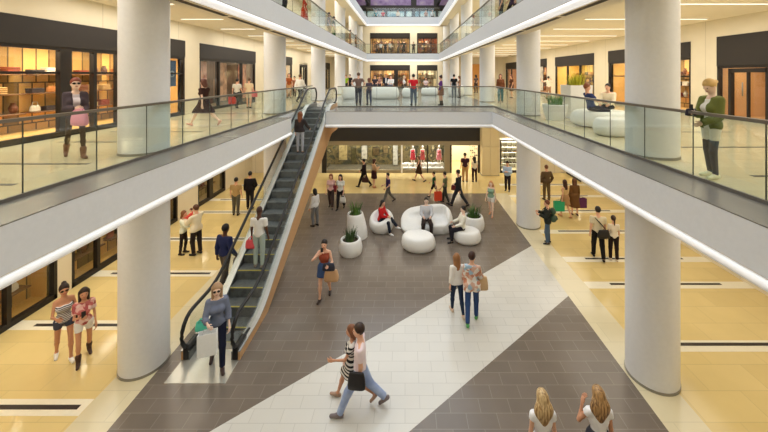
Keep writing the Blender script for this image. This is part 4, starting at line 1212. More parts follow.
# ------------------------------------------------------------ furniture of the gallery
planter(576, 119, 1, .36, .42, 1.27, 'tall square white planter with yellow green grass on the right gallery', square=True, ph=(.3, .62), green=((150, 160, 30), (214, 204, 60)), n=70)
planter(555, 121, 1, .36, .45, .58, 'low round white planter with green grass beside the tall square one', ph=(.3, .45), green=((66, 120, 36), (120, 170, 60)), n=60)
pouf(599, 129.5, 1, 1.8, 1.65, .5, 'wide white pouf where the man in blue shirt sits on the right gallery', lean=.2)
pouf(612, 138, 1, 1.0, .85, .48, 'round white pouf nearest the railing on the right gallery', lean=.2)
pouf(348.5, 99.5, 1, .95, 1.0, .85, 'white block seat behind the top of the escalator')
pouf(384.5, 99.5, 1, 2.05, 1.2, .85, 'long white egg shaped seat in the gallery lounge')
pouf(410, 98, 1, 1.2, 1.0, .7, 'white round seat beside the man in red shirt')
pouf(429.5, 95.5, 1, 1.4, 1.2, .62, 'white round pouf in the gallery lounge, under the seated woman')
pouf(456, 96.5, 1, 1.3, 1.0, .85, 'white seat behind the man in black shirt on the gallery')
pouf(371, 97, 1, .7, .7, .6, 'small white stool left of the long egg shaped seat')

# ------------------------------------------------------------ people on the ground floor
BR = (58, 38, 28); BK = (28, 24, 24); BL = (206, 172, 112); DB = (96, 66, 42); RD = (176, 96, 56)
DEN = (58, 74, 104); LDEN = (140, 158, 192); KH = (168, 146, 104)
r = person(64, 360, 0, 'woman in navy and white striped strapless top and denim shorts', top=282, f=230, pose='step', fem=1, build=.88, skin='t', hair=('bun', (40, 22, 20)), up=('strapless', stripes((28, 32, 58), (236, 236, 240), 9)), low=('shorts', (70, 76, 96), .3), shoe=(236, 234, 232), glasses=True, h=.017, mod=dict(ra=(20, 10, 80, .3), la=(4, 14, 25, .2)))
handbag(r.world(r.arm['l'][0]+r.dz*np.array([0, 0, 1])-np.array([0, 0, r.dz])) + Vector((0, 0, .02)), (34, 30, 34), 'small dark bag hanging from the shoulder of the striped strapless top', w=.2, hgt=.18, drop=.36)
r = person(84, 360, 0, 'woman in pink patterned blouse, white shorts and brown boots', top=286, f=226, pose='step2', fem=1, build=.88, skin='t', hair=('long', (44, 26, 20)), up=('tee', blotch([(196, 110, 110), (232, 200, 196), (170, 80, 84), (226, 176, 170)], 16)), low=('shorts', (238, 238, 242), .38), shoe=(70, 46, 40), shoekind='boot', h=.017, mod=dict(ra=(25, 6, 90, .5)))
phone(r, 'r', 'dark phone in the hand of the woman in pink patterned blouse')
r = person(217, 367, 0, 'woman in grey blue top leaving the escalator with white carrier bag', top=281, build=.88, f=206, pose='step', fem=1, skin='p', hair=('long', (172, 138, 104)), up=('blouse', (112, 120, 142)), low=('trousers', (30, 34, 56)), shoe=(60, 44, 44), glasses=True, h=.017, mod=dict(ra=(28, 12, 70, .4), la=(0, 12, 25, .3)))
shopping_bag(r.hand['r'] + Vector((0, -.06, .02)), (238, 240, 240), 'white paper carrier bag held by the woman leaving the escalator', .34, .44, .14, 20, .05)
handbag(r.world(r.arm['r'][1]+np.array([0, 0, .04])) + Vector((-.05, -.03, 0)), (80, 196, 176), 'turquoise bag on the arm of the woman leaving the escalator', w=.26, hgt=.2, d=.1, drop=.06)
def on_step(py, px, hint):
    y = hint
    for _ in range(60): y = F*(CZ-ez(y))/(py-VY)*.5+y*.5
    return ((px-VX)*y/F, y, 0)
def step_at(y):
    i = int((y-7.75)/.4); ys = 7.75+.4*i
    return ys+.2, max(.01, min(L1, ez(ys+.4)))
yy, zz = step_at(9.55)
r = person(0, 0, 0, 'bald man in white shirt riding up the escalator with his back turned', H=1.74, f=0, build=.9, pose='stand', skin='d', hair=('bald', (60, 34, 30)), up=('tee', (238, 236, 232)), low=('trousers', (176, 190, 184)), shoe=(150, 140, 130), xyz=(-4.16, yy, zz), mod=dict(l=(1, 2), r=(-1, 2)))
handbag(r.hand['l']+Vector((.02, -.1, .12)), (226, 84, 92), 'pink red bag carried by the bald man on the escalator', w=.3, hgt=.24, d=.12, drop=.1)
yy, zz = step_at(13.6)
r = person(0, 0, 0, 'brown haired woman in dark top and pale jeans near the top of the escalator', H=1.7, f=0, fem=1, pose='stand', hair=('long', (128, 74, 44)), up=('long', (58, 50, 50)), low=('leggings', (176, 178, 188)), shoe=(90, 80, 76), xyz=(-4.24, yy, zz), mod=dict(l=(1, 2), r=(-1, 2), ra=(25, 20, 30)))
person(284, 172, 0, 'woman in tan top far behind the escalator glass', H=1.65, f=200, pose='stand', fem=1, hair=('bob', DB), up=('tee', (200, 150, 100)), low=('skirt', (150, 100, 60), .8))
person(315, 226, 0, 'person in white top half hidden beside the escalator side', top=188, f=60, pose='relax', fem=1, hair=('bob', BK), up=('long', (226, 226, 226)), low=('trousers', (120, 120, 122)))
r = person(225, 286, 0, 'man in navy sweater walking off beside the escalator, grey coat in hand', top=223, f=-20, pose='step', hair=('short', BK), skin='d', up=('long', (40, 48, 92)), low=('trousers', (96, 88, 84)), h=.022, mod=dict(ra=(0, 12, 30)))
handbag(r.hand['r'], (150, 138, 134), 'folded grey coat over the hand of the man in navy sweater', w=.26, hgt=.36, d=.1, drop=.02, name='coat')
r = person(183.3, 254, 0, 'woman in white blouse and tall boots facing the man in cream jacket', top=210, f=-80, pose='relax', fem=1, hair=('bob', (130, 80, 46)), up=('blouse', (232, 236, 220)), low=('leggings', (42, 32, 32)), shoe=(44, 30, 28), shoekind='boot', mod=dict(la=(40, 6, 60), ra=(40, 6, 60)))
r = person(196.3, 254.5, 0, 'man in cream jacket and dark trousers holding the child in pink', top=204, f=75, pose='relax', hair=('short', (90, 54, 36)), up=('jacket', (236, 228, 206)), low=('trousers', (44, 36, 36)), mod=dict(la=(38, 6, 70, .6), ra=(38, 6, 70, .6)))
hx = r.world(np.array([0, .26, 1.0])); 
person(0, 0, 0, 'small child in pink held between the woman and the man in cream', H=.82, f=100, pose='sit', xyz=(hx.x, hx.y, .95), hair=('short', (96, 60, 40)), up=('long', (236, 96, 90)), low=('trousers', (224, 90, 84)), h=.02)
person(236, 215, 0, 'man in tan shirt standing with his back turned on cream tiles', top=177, f=10, pose='relax', hair=('short', BK), up=('tee', (186, 156, 108)), low=('trousers', (98, 94, 84)))
person(250, 209, 0, 'man in black suit with his back turned, beside the tan shirt', top=171, f=5, pose='stand', hair=('short', BK), up=('jacket', (34, 30, 34)), low=('trousers', (38, 34, 38)), mod=dict(ra=(0, 20, 70, 1)))
r = person(331, 208, 0, 'woman in pink top and brown trousers walking towards the planters', top=173, f=180, pose='step', fem=1, hair=('bob', (150, 96, 60)), up=('tee', (222, 180, 176)), low=('trousers', (70, 54, 52)))
handbag(r.world(np.array([-.22, 0, 1.35])), (140, 40, 50), 'maroon shoulder bag of the woman in pink top', w=.3, hgt=.3, drop=.18)
r = person(340.5, 209, 0, 'woman in white top and black trousers beside the pink top', top=173.5, f=170, pose='step2', fem=1, hair=('long', BK), up=('tee', (226, 228, 222)), low=('trousers', (30, 28, 32)))
handbag(r.hand['l'], (216, 214, 208), 'pale bag in the hand of the woman in white and black', w=.26, hgt=.24, drop=.12)
r = person(364, 187, 0, 'man in black suit striding past the far shop window', top=157.5, f=80, pose='walk', hair=('short', BK), up=('jacket', (34, 22, 26)), low=('trousers', (26, 24, 26)))
handbag(r.hand['l'], (60, 28, 30), 'dark briefcase of the man in black suit', w=.4, hgt=.28, d=.1, drop=.06, rz=-10, name='briefcase')
person(374, 187.5, 0, 'woman in beige top and dark skirt reading by the far window', top=158.5, f=-60, pose='read', fem=1, hair=('bob', (70, 36, 28)), up=('long', (206, 170, 136)), low=('skirt', (54, 26, 30), .8), shoe=(190, 130, 90))
person(388, 203, 0, 'man in purple top and grey trousers walking towards the tub chair', top=171.5, f=110, pose='walk', hair=('short', BK), up=('tee', (60, 40, 84)), low=('trousers', (104, 100, 94)), mod=dict(ra=(0, 10, 70), la=(0, 12, 60)))
person(419, 181.5, 0, 'woman in dark brown dress passing the mannequins', top=154.5, f=80, pose='walk2', fem=1, hair=('bob', DB), up=('dress', (64, 42, 28)), low=('dress_skirt', (64, 42, 28), .8), shoe=(40, 28, 24))
person(434, 197, 0, 'youngster in green top and black shorts walking', top=170.5, f=75, pose='walk', hair=('short', BK), up=('tee', (30, 84, 54)), low=('shorts', (30, 28, 30), .8))
r = person(445, 203, 0, 'man in grey green shirt carrying an orange red bag', top=171, f=70, pose='step2', hair=('short', BK), up=('tee', (112, 118, 84)), low=('trousers', (58, 56, 50)))
shopping_bag(r.hand['l']+Vector((-.1, -.02, 0)), (226, 74, 40), 'orange red shopping bag of the man in grey green shirt', .36, .42, .12, 10, .1)
r = person(458.5, 206.5, 0, 'man in charcoal clothes walking behind the sofa', top=168, f=60, pose='walk', hair=('short', BK), up=('long', (42, 40, 42)), low=('trousers', (46, 46, 52)))
handbag(r.hand['r']+Vector((.02, 0, .1)), (120, 36, 38), 'dark red bag of the man in charcoal clothes', w=.28, hgt=.26, drop=.06)
person(465, 182, 0, 'man in maroon shirt and khaki trousers facing the bright shop', top=152.5, f=0, pose='stand', hair=('short', BK), up=('tee', (64, 34, 44)), low=('trousers', (186, 142, 88)))
person(474.5, 182, 0, 'woman in cream top and dark red trousers facing the bright shop', top=156, f=10, pose='stand', fem=1, hair=('long', BK), up=('tee', (226, 214, 190)), low=('trousers', (52, 24, 24)))
person(491, 216, 0, 'strawberry blonde girl in pale top and white shorts', top=180, f=150, pose='step', fem=1, skin='p', hair=('vlong', (200, 140, 92)), up=('tank', (130, 160, 140)), low=('shorts', (232, 230, 226), .45), shoe=(210, 150, 120))
person(507.5, 191, 0, 'man in pale blue shirt and dark trousers reading beside the column', top=160.5, f=150, pose='read', hair=('short', BK), up=('long', (176, 198, 226)), low=('trousers', (44, 36, 40)))
person(546.5, 200, 0, 'man in brown jacket with hands in pockets, back turned', top=164.5, f=5, pose='stand', hair=('short', (104, 64, 40)), up=('jacket', (92, 74, 54)), low=('trousers', (104, 86, 60)), mod=dict(la=(-8, 20, 45, 1), ra=(-8, 20, 45, 1)))
r = person(547.5, 243.5, 0, 'person in dark jacket with green backpack and jeans', top=199.5, f=75, pose='relax', hair=('short', (110, 60, 40)), up=('jacket', (44, 48, 44)), low=('trousers', (76, 96, 122)), mod=dict(la=(20, 6, 90), ra=(20, 6, 90)))
bp = empty('backpack', r.world(np.array([0, -.2, 1.2])), math.radians(75), 'dark green backpack on the person in jeans', 'backpack')
sdfobj('pack_body', [rc((-.07, 0, -.14), (.07, 0, -.14), .12, .12), rc((-.06, 0, .12), (.06, 0, .12), .1, .1)], mat((56, 78, 62), .7), .025, bp, k=.1)
sdfobj('front_pocket', [rc((-.06, -.09, -.12), (.06, -.09, -.12), .07, .07)], mat((46, 64, 54), .7), .025, bp, k=.1)
for s in (-1, 1): MB().tube([(s*.1, .08, .18), (s*.11, .2, .23), (s*.12, .33, .1), (s*.12, .3, -.1), (s*.11, .1, -.18)], .016, 6).build('strap', mat((40, 50, 44), .7), bp, True)
r = person(565, 217, 0, 'woman in pale brown dress carrying a green shopping bag', top=179, f=20, pose='step', fem=1, hair=('long', (60, 34, 26)), up=('tank', (206, 176, 130)), low=('skirt', (170, 134, 96), .75), shoe=(200, 150, 110))
shopping_bag(r.hand['l']+Vector((-.12, 0, .1)), (36, 168, 122), 'green shopping bag held by the woman in pale brown', .44, .42, .14, 0, .08)
r = person(574.5, 215, 0, 'woman in long brown coat carrying a purple shopping bag', top=178, f=0, pose='stand', fem=1, hair=('long', (96, 62, 40)), up=('coat', (112, 80, 48)), low=('skirt', (112, 80, 48), 1.2), shoe=(90, 60, 44))
shopping_bag(r.hand['r']+Vector((.1, -.03, .1)), (96, 40, 92), 'purple shopping bag held by the woman in long brown coat', .46, .42, .14, 0, .08)
r = person(598, 258.5, 0, 'man in pale shirt with black shoulder bag on the right side tiles', top=205.5, f=-15, pose='step', hair=('short', BK), up=('tee', (224, 214, 186)), low=('trousers', (26, 24, 26)), h=.022)
hp_ = r.world(np.array([.12, -.15, .98+r.dz]))
handbag(Vector((hp_.x-.02, hp_.y-.05, .95)), (36, 32, 32), 'black messenger bag of the man in pale shirt', w=.4, hgt=.28, d=.12, drop=-.12, strap=[r.world(np.array(v)) for v in ((.16, -.2, 1.12), (.0, -.16, 1.3), (-.12, -.1, 1.42+r.dz))])
person(613.5, 260.5, 0, 'woman with long dark ponytail, white top and black trousers', top=215, f=-10, pose='stand', fem=1, hair=('tail', (50, 30, 24)), up=('tee', (232, 222, 206)), low=('trousers', (40, 30, 30)), shoe=(226, 214, 196), h=.022)
r = person(324.5, 298.5, 0, 'woman on the phone in rust top and denim skirt', top=238, f=178, pose='step2', fem=1, skin='l', hair=('lowbun', (34, 22, 20)), up=('tank', (150, 72, 52)), low=('skirt', (62, 84, 128), .5), shoe=(40, 26, 26), h=.018, mod=dict(ra=(52, 30, 138, .6), la=(14, 18, 85, .2)))
phone(r, 'r', 'dark phone held to the ear of the woman in denim skirt')
handbag(r.world(r.arm['l'][1]+r.dz*0+np.array([0, .1, r.dz])), (206, 164, 122), 'large beige handbag on the arm of the woman in denim skirt', w=.4, hgt=.32, d=.16, drop=.14)
handbag(r.world(r.arm['l'][2]+np.array([0, .02, r.dz+.06])), (34, 38, 56), 'dark jacket draped over the forearm of the woman in denim skirt', w=.34, hgt=.2, d=.12, drop=-.04, name='jacket')
r = person(457, 314, 0, 'woman with long fair hair in white blouse and dark jeans, back turned', top=252.5, f=10, pose='step', fem=1, hair=('long', (150, 104, 64)), up=('blouse', (232, 228, 222)), low=('leggings', (38, 50, 72)), shoe=(206, 184, 164), h=.018, hy=-30)
r = person(472, 321.5, 0, 'short haired woman in floral tunic, jeans and green shoes', top=250.5, build=.86, f=-12, pose='step2', fem=1, hair=('short', (60, 36, 28)), up=('tunic', blotch([(228, 216, 206), (210, 170, 150), (160, 186, 206), (232, 226, 220), (196, 132, 104)], 11)), low=('trousers', (50, 74, 120)), shoe=(90, 160, 90), h=.018, hy=-20, mod=dict(ra=(20, 12, 80, .3)))
handbag(r.world(r.arm['r'][1]+np.array([.03, .06, r.dz-.0])), (212, 178, 136), 'soft beige bag on the arm of the woman in floral tunic', w=.34, hgt=.34, d=.16, drop=.02)
xa, ya, _ = at(359, 411.5)
r = person(360, 411.5, 0, 'man in pale pink shirt and light jeans striding across the white band', top=318, f=93, pose='walk', hair=('short', (52, 34, 26)), up=('tee', blotch([(232, 208, 216), (240, 226, 230)], 6, .8, 'noise')), low=('trousers', blotch([(128, 148, 196), (168, 184, 216)], 5, .8, 'noise')), shoe=(124, 112, 112), h=.015, mod=dict(l=(30, 8), r=(-24, 22), la=(-4, 5, 12), ra=(14, 6, 30)))
handbag(r.hand['l']+Vector((-.02, -.05, .0)), (36, 32, 34), 'square black bag hanging beside the man in pale pink shirt', w=.32, hgt=.3, d=.1, drop=-.3, rz=-5)
r = person(352, 400, 0, 'woman in black and white striped dress walking behind the man in pink', top=321, f=93, pose='walk2', fem=1, skin='t', hair=('bob', (120, 74, 46)), up=('dress', stripes((28, 26, 28), (226, 220, 212), 4.5), .45), low=('dress_skirt', stripes((28, 26, 28), (226, 220, 212), 4.5), .75), shoe=(170, 140, 120), h=.016, mod=dict(la=(30, 10, 60, .1), r=(28, 10), l=(-26, 26)))
r = person(0, 0, 0, 'blonde woman in white top seen from behind at the bottom edge, left of two', H=1.6, f=0, pose='stand', fem=1, xyz=(2.02, 4.92, 0), hair=('vlong', strands((150, 112, 66), (228, 200, 150))), up=('cap', (242, 242, 246)), low=('trousers', (60, 70, 100)), h=.015)
r = person(0, 0, 0, 'light brown haired woman in white top raising her arm at the bottom edge', H=1.62, f=-4, pose='stand', fem=1, xyz=(2.86, 4.95, 0), skin='t', hair=('vlong', strands((104, 70, 40), (206, 164, 110))), up=('cap', (242, 242, 246)), low=('skirt', (60, 60, 70), .8), h=.015, mod=dict(la=(20, 25, 150, -.2)))
# seated on the ground floor
person(0, 0, 0, 'woman in red cardigan sitting in the tub chair, legs crossed', H=1.66, f=-118, pose='cross', fem=1, xyz=(tx-.02, ty-.08, 0), hair=('bob', BK), up=('long', (190, 34, 36)), low=('trousers', (34, 40, 52)), shoe=(232, 230, 228), h=.02, mod=dict(l=(98, 50), r=(84, 70)))
person(0, 0, 0, 'man in pale grey shirt sitting on the long sofa, hands together', H=1.74, f=180, pose='sit', xyz=(sx_-.02, sy_-.3, 0), hair=('short', BK), skin='p', up=('long', (190, 190, 194)), low=('trousers', (56, 46, 44)), shoe=(40, 34, 34), h=.02, mod=dict(lean=14))
px_, py_, _ = at(464, 246.5)
person(0, 0, 0, 'man in white sweater sitting side on upon the egg shaped pouf', H=1.7, f=95, pose='sit', xyz=(px_, py_+.42, 0), hair=('short', BK), skin='p', up=('long', (236, 232, 218)), low=('trousers', (36, 34, 44)), shoe=(30, 28, 30), h=.02, mod=dict(la=(20, 8, 50), ra=(20, 8, 50)))
# mannequins in the far shop
for px, c, lab in ((413, (196, 60, 72), 'mannequin in crimson dress with white shoulders, leftmost in the far window'), (423, (190, 84, 84), 'mannequin in rose red dress, middle of the three in the far window'), (440, (226, 130, 140), 'mannequin in pale pink dress, beside the grey post in the far window')):
    person(0, 0, 0, lab, H=1.36, f=180, fem=1, pose='stand', skin=(236, 230, 224), hair=('none', BK), up=('dress', c), low=('dress_skirt', c, .9), shoekind='none', xyz=(gx(px), YG+.55, gz(168.2)), name='mannequin', cat='mannequin', h=.026)

# ------------------------------------------------------------ people on the gallery
r = person(75.5, 158, 1, 'red haired woman in sunglasses, dark jacket and white top', top=76, f=-128, pose='walk', fem=1, skin='p', hair=('short', (126, 58, 40)), build=.7, up=('open', (76, 66, 74), (226, 218, 228)), low=('leggings', (84, 70, 58)), shoe=(120, 84, 66), shoekind='boot', glasses=True, h=.016, mod=dict(l=(14, 6), r=(-16, 18), la=(10, 3, 60, .4), ra=(10, 3, 85, .5)))
handbag(r.hand['l']+Vector((.02, -.06, .12)), (232, 158, 182), 'pink carrier bag hugged low by the red haired woman', w=.3, hgt=.3, d=.13, drop=.03)
person(204, 126, 1, 'barefoot woman striding in long dark dress by the left railing', top=74.5, f=75, pose='walk', fem=1, skin='p', hair=('bob', (104, 62, 50)), up=('dress', (58, 36, 34), .6), low=('dress_skirt', (58, 36, 34), .95), shoe=(214, 160, 140), mod=dict(l=(34, 5), r=(-30, 24)))
r = person(237, 108, 1, 'man in white shirt and dark trousers with red bag by the fashion shop', top=78, f=0, pose='step', hair=('short', BK), up=('tee', (232, 226, 214)), low=('trousers', (44, 38, 40)))
shopping_bag(r.hand['l'], (214, 52, 40), 'red bag carried by the man in white shirt near the fashion shop', .34, .36, .12, 0, .08)
r = person(249, 108, 1, 'person in beige top and pale shorts by the fashion shop', top=77.5, f=0, pose='stand', hair=('short', DB), up=('tee', (230, 206, 170)), low=('shorts', (220, 200, 170), .8))
shopping_bag(r.hand['r']+Vector((0, -.05, .25)), (220, 110, 110), 'coral bag carried by the person in beige top', .34, .3, .12, 0, .06)
person(289, 98, 1, 'woman in rust brown top beside the third left shop', top=73, f=200, pose='relax', fem=1, hair=('bob', DB), up=('tee', (160, 84, 44)), low=('trousers', (190, 150, 110)))
person(294.5, 97, 1, 'person with black hair in striped top by the third left shop', top=76, f=170, pose='stand', hair=('short', BK), up=('tee', (150, 96, 70)), low=('trousers', (60, 44, 42)))
person(300, 102.5, 1, 'man in long white shirt and dark jeans walking near the escalator top', top=73, f=-20, pose='walk', hair=('short', DB), up=('jacket', (236, 232, 226)), low=('trousers', (44, 46, 60)))
person(346, 92.5, 1, 'person in lime green top behind the white block seat', H=1.7, f=180, pose='stand', hair=('short', BK), up=('tee', (150, 190, 40)), low=('trousers', (60, 60, 66)))
person(350, 92.2, 1, 'person in dark top behind the white block seat', H=1.75, f=160, pose='stand', hair=('short', BK), up=('tee', (44, 44, 52)), low=('trousers', (50, 50, 56)))
person(358.5, 105, 1, 'man in brown grey shirt with hands on hips by the far railing', top=72, f=0, pose='hips', hair=('short', (90, 60, 44)), up=('tee', (122, 98, 88)), low=('trousers', (44, 52, 76)))
person(369, 104.5, 1, 'woman in dark top and jeans beside the man with hands on hips', top=77.5, f=30, pose='relax', fem=1, hair=('bob', (120, 74, 54)), up=('tee', (80, 70, 84)), low=('trousers', (50, 62, 92)))
person(0, 0, 1, 'person in dark top sitting on the long egg shaped seat', H=1.6, f=180, pose='sit', xyz=(at(376, 97, L1)[0], 24.4, L1+.42), hair=('short', BK), up=('tee', (60, 52, 58)), low=('trousers', (60, 60, 70)))
person(379.5, 93, 1, 'person in pink brown top standing behind the long seat', H=1.6, f=180, pose='stand', fem=1, hair=('bob', DB), up=('tee', (186, 140, 124)), low=('trousers', (60, 60, 70)))
person(386, 92.3, 1, 'man in white and navy standing behind the long seat', H=1.72, f=180, pose='stand', hair=('short', BK), up=('open', (40, 44, 60), (230, 230, 230)), low=('trousers', (60, 60, 70)))
person(0, 0, 1, 'person in white shirt leaning back on the long seat', H=1.6, f=170, pose='sit', xyz=(at(391.5, 97, L1)[0], 24.2, L1+.42), hair=('short', (80, 54, 40)), up=('long', (230, 228, 226)), low=('trousers', (90, 90, 100)))
r = person(404, 97, 1, 'blonde woman in white top and black skirt in the gallery lounge', H=1.62, f=-100, pose='relax', fem=1, skin='p', hair=('bob', (216, 190, 150)), up=('tee', (236, 234, 234)), low=('skirt', (30, 30, 34), .7), shoe=(230, 200, 180))
person(413.5, 105, 1, 'man in red shirt and jeans by the far railing', top=73.5, f=15, pose='hips', hair=('short', BK), up=('tee', (206, 36, 48)), low=('trousers', (62, 84, 112)), mod=dict(ra=(0, 10, 20, .2)))
person(0, 0, 1, 'woman in pale pink sitting on the round pouf in the gallery lounge', H=1.64, f=180, pose='sit', fem=1, xyz=(at(428, 97, L1)[0], 27.9, L1+.22), hair=('bob', BK), up=('tee', (222, 200, 200)), low=('trousers', (70, 50, 60)))
person(441, 105, 1, 'woman in purple top, brown skirt and tall dark boots', top=75, f=80, pose='relax', fem=1, hair=('bun', (60, 40, 34)), up=('long', (96, 52, 120)), low=('skirt', (126, 86, 66), .8), shoe=(44, 36, 40), shoekind='boot')
person(454, 97.5, 1, 'man in black shirt standing on the plaza floor', top=74, f=0, pose='relax', hair=('short', BK), up=('tee', (26, 26, 30)), low=('trousers', (110, 116, 124)))
person(459.5, 97.5, 1, 'woman in tan top beside the man in black shirt', H=1.62, f=90, pose='relax', fem=1, hair=('bob', DB), up=('tee', (150, 112, 84)), low=('trousers', (130, 120, 116)))
person(476, 92.8, 1, 'person in dark floral top between the right gallery columns', H=1.72, f=20, pose='relax', fem=1, hair=('bob', BK), up=('tee', blotch([(90, 70, 66), (150, 130, 116), (60, 50, 52)], 9)), low=('trousers', (70, 56, 54)))
person(500.5, 102.5, 1, 'woman in brown jacket and teal trousers behind the right railing', top=73.5, f=160, pose='relax', fem=1, hair=('long', (100, 60, 40)), up=('jacket', (120, 74, 50)), low=('trousers', (46, 110, 120)))
person(511.5, 98, 1, 'woman in dark dress next to the second right column', top=74.5, f=100, pose='relax', fem=1, hair=('bob', (110, 60, 40)), up=('dress', (96, 60, 44), .6), low=('dress_skirt', (80, 54, 46), .9))
person(548.5, 99, 1, 'person in white top raising both arms near a dark frame', H=1.6, f=0, pose='stand', hair=('short', BK), up=('tee', (240, 232, 214)), low=('trousers', (170, 130, 100)), mod=dict(la=(70, 40, 70, -.5), ra=(70, 40, 70, -.5)))
def seated(px, yq, lv, seat, label, **k):
    x = (px-VX)*yq/F
    return person(0, 0, lv, label, xyz=(x, yq, LV[lv]+seat-.4), **k)
seated(591.5, 10.75, 1, .48, 'man in blue shirt sitting sideways on the wide white pouf', H=1.72, f=-95, pose='sit', hair=('short', (140, 84, 56)), up=('tee', (54, 66, 116)), low=('trousers', (50, 46, 56)), mod=dict(lean=14, l=(84, 50), r=(80, 60)))
seated(608.5, 11.7, 1, .48, 'man in cream sweater sitting near the first right column', H=1.74, f=130, pose='sit', hair=('short', BK), up=('long', (236, 224, 196)), low=('trousers', (30, 30, 36)), mod=dict(lean=-4, l=(86, 60), r=(88, 66)))
r = person(711, 177.5, 1, 'blonde woman in olive jacket and white lace shorts looking down', top=77.5, f=92, pose='relax', fem=1, skin='p', hair=('lowbun', (214, 176, 110)), build=.85, up=('open', (112, 118, 62), (236, 232, 222)), low=('shorts', (236, 232, 218), .55), shoe=(238, 236, 200), h=.016, mod=dict(hp=32, ra=(18, 4, 85, .6), la=(6, 4, 60, .4), l=(8, 14), r=(-4, 4)))
handbag(r.hand['r']+Vector((0, 0, .02)), (46, 44, 60), 'small dark purse in the hand of the woman in olive jacket', w=.18, hgt=.12, d=.05, drop=-.04)
phone(r, 'r', 'phone looked at by the woman in olive jacket')
# leggings under her lace shorts
sdfobj('leggings', [rc((np.array(q[0])*.4+np.array(q[1])*.6+np.array([0, 0, r.dz]))*r.s, (np.array(q[1])+np.array([0, 0, r.dz]))*r.s, .062*r.s, .058*r.s) for q in (r.leg['l'][:2], r.leg['r'][:2])]+[rc((np.array(q[1])+np.array([0, 0, r.dz]))*r.s, (np.array(q[2])+np.array([0, 0, r.dz]))*r.s, .058*r.s, .042*r.s) for q in (r.leg['l'][:3], r.leg['r'][:3])], mat((72, 78, 88), .7), .016, r.root, k=.01)

# ------------------------------------------------------------ people on the floors above
def up2(px, py, lv, label, **k):
    return person(px, py, lv, label, **k)
def lat(px, y, lv): return ((px-VX)*y/F, y, LV[lv])
person(0, 0, 2, 'person in dark green clothes on the left upper gallery', H=1.72, f=-60, pose='relax', xyz=(-4.85, 13.5, L2), hair=('short', BK), up=('long', (36, 62, 44)), low=('trousers', (28, 44, 34)))
person(0, 0, 2, 'woman in red orange dress on the left upper gallery', H=1.7, f=-70, pose='relax', fem=1, xyz=(-5.2, 17.3, L2), hair=('long', BK), up=('dress', (200, 70, 44), .6), low=('dress_skirt', (200, 70, 44), 1.2))
person(0, 0, 2, 'person in brown vest leaning at the left upper railing', H=1.66, f=-80, pose='relax', xyz=(-5.0, 22.0, L2), hair=('short', BK), up=('tee', (96, 80, 76)), low=('trousers', (44, 40, 44)))
person(0, 0, 2, 'person in dark green top beside the brown vest at the upper railing', H=1.66, f=-80, pose='relax', xyz=(-5.0, 23.5, L2), hair=('short', BK), up=('tee', (44, 74, 54)), low=('trousers', (40, 110, 60)))
person(0, 0, 2, 'person in pale orange top farther along the left upper railing', H=1.66, f=-80, pose='relax', xyz=(-5.0, 30.5, L2), hair=('short', BK), up=('tee', (206, 160, 120)), low=('trousers', (150, 120, 100)))
person(0, 0, 2, 'person in brown top near the end of the left upper railing', H=1.66, f=-80, pose='relax', xyz=(-5.0, 34.0, L2), hair=('short', BK), up=('tee', (130, 96, 80)), low=('trousers', (70, 60, 60)))
person(0, 0, 2, 'person in grey clothes on the right upper gallery', H=1.74, f=80, pose='relax', xyz=(4.75, 16.5, L2), hair=('short', BK), up=('tee', (90, 96, 104)), low=('trousers', (60, 64, 72)))
person(0, 0, 2, 'person in black clothes on the right upper gallery', H=1.74, f=60, pose='walk', xyz=(4.8, 14.9, L2), hair=('short', BK), up=('tee', (30, 30, 34)), low=('trousers', (28, 28, 32)))
person(0, 0, 2, 'person in cream farther along the right upper railing', H=1.66, f=80, pose='relax', xyz=(4.6, 22.6, L2), hair=('bob', RD), fem=1, up=('tee', (226, 206, 176)), low=('trousers', (190, 170, 150)))
for px, c, c2, lab in ((377, (70, 66, 70), (40, 40, 46), 'dark grey'), (380.6, (210, 210, 214), (50, 50, 60), 'white'), (385.4, (40, 40, 46), (40, 40, 46), 'black'), (390, (206, 200, 190), (80, 70, 66), 'cream'), (398, (90, 60, 50), (60, 50, 50), 'brown'), (404, (44, 52, 48), (36, 36, 40), 'dark green'), (413.5, (60, 50, 54), (44, 40, 44), 'dark plum'), (428, (150, 120, 100), (120, 90, 80), 'tan')):
    x, y, z = lat(px, 40.8, 2)
    person(0, 0, 2, 'distant person in %s top behind the far upper railing' % lab, H=random.uniform(1.6, 1.78), f=random.choice((180, 150, 90, 30)), pose=random.choice(('relax', 'step')), xyz=(x, y, z), hair=('short', random.choice((BK, DB))), up=('tee', c), low=('trousers', c2), h=.04)
for px, c, lab in ((376, (70, 130, 140), 'teal'), (383, (200, 60, 70), 'red'), (398, (220, 200, 180), 'pale'), (426, (160, 110, 90), 'brown'), (432.5, (210, 210, 214), 'white')):
    x, y, z = lat(px, 43.2, 3)
    person(0, 0, 3, 'distant person in %s top behind the top floor railing' % lab, H=1.7, f=180, pose='relax', xyz=(x, y, z), hair=('short', BK), up=('tee', c), low=('trousers', (60, 60, 66)), h=.04)

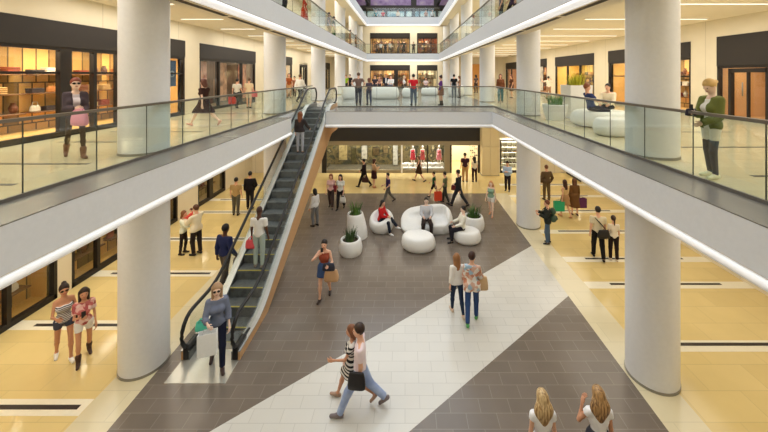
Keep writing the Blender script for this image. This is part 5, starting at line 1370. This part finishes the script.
# ------------------------------------------------------------ posters and panels
PT = blotch([(60, 40, 34), (196, 150, 120), (226, 200, 176), (90, 60, 50)], 2.2, .5, 'noise')
for y, m, lab in ((15.6, blotch([(200, 120, 100), (230, 190, 170), (150, 70, 60)], 2, .5, 'noise'), 'rosy portrait poster at the left of the fashion shop window'), (17.4, blotch([(40, 30, 28), (206, 160, 130), (60, 40, 36)], 1.6, .5, 'noise'), 'dark haired portrait poster in the middle of the fashion shop window'), (19.6, blotch([(206, 80, 60), (232, 170, 140), (120, 50, 44)], 1.6, .5, 'noise'), 'red toned portrait poster at the right of the fashion shop window')):
    poster((WL-.35, y, L1+.3), math.pi/2, 1.0, 2.0, m, lab)
bl = empty('shop_sign', (WL-.2, 13.36, L1+1.2), math.pi/2, 'blue sign with white letters beside the nearest left column', 'sign')
MB().bbox(-.36, .36, -.03, .03, 0, 1.05, .01).build('board', mat((48, 84, 124), .5), bl)
cu = bpy.data.curves.new('lettering', 'FONT'); cu.body = 'TO'; cu.size = .36; cu.extrude = .006; cu.align_x = 'CENTER'
lt = bpy.data.objects.new('lettering', cu); COL.objects.link(lt)
dg = bpy.context.evaluated_depsgraph_get(); me = bpy.data.meshes.new_from_object(lt.evaluated_get(dg)); bpy.data.objects.remove(lt)
me.materials.append(mat((170, 190, 206))); lo_ = bpy.data.objects.new('lettering', me); COL.objects.link(lo_); lo_.parent = bl; lo_.location = (0, -.035, .38); lo_.rotation_euler = (math.pi/2, 0, 0)
for y in (31.2, 33.2):
    pass
poster((WR-.06, 30.0, L1+.3), -math.pi/2, 1.2, 2.1, blotch([(60, 54, 50), (226, 216, 200), (130, 120, 112)], 1.6, .5, 'noise'), 'tall dark framed poster beside the second right column on the gallery')
for z, nm in ((L1, 'gallery'), (L2, 'upper gallery')):
    b = empty('wall_panel', (8.9, YF-.06, z), 0, 'orange wall panel between the far right columns of the %s' % nm, 'wall panel')
    MB().bbox(-.55, .55, -.03, .05, 0, 3.0, .01).build('board', mat((222, 158, 84), .6), b)
print('OBJECTS BUILT', len(bpy.data.objects))
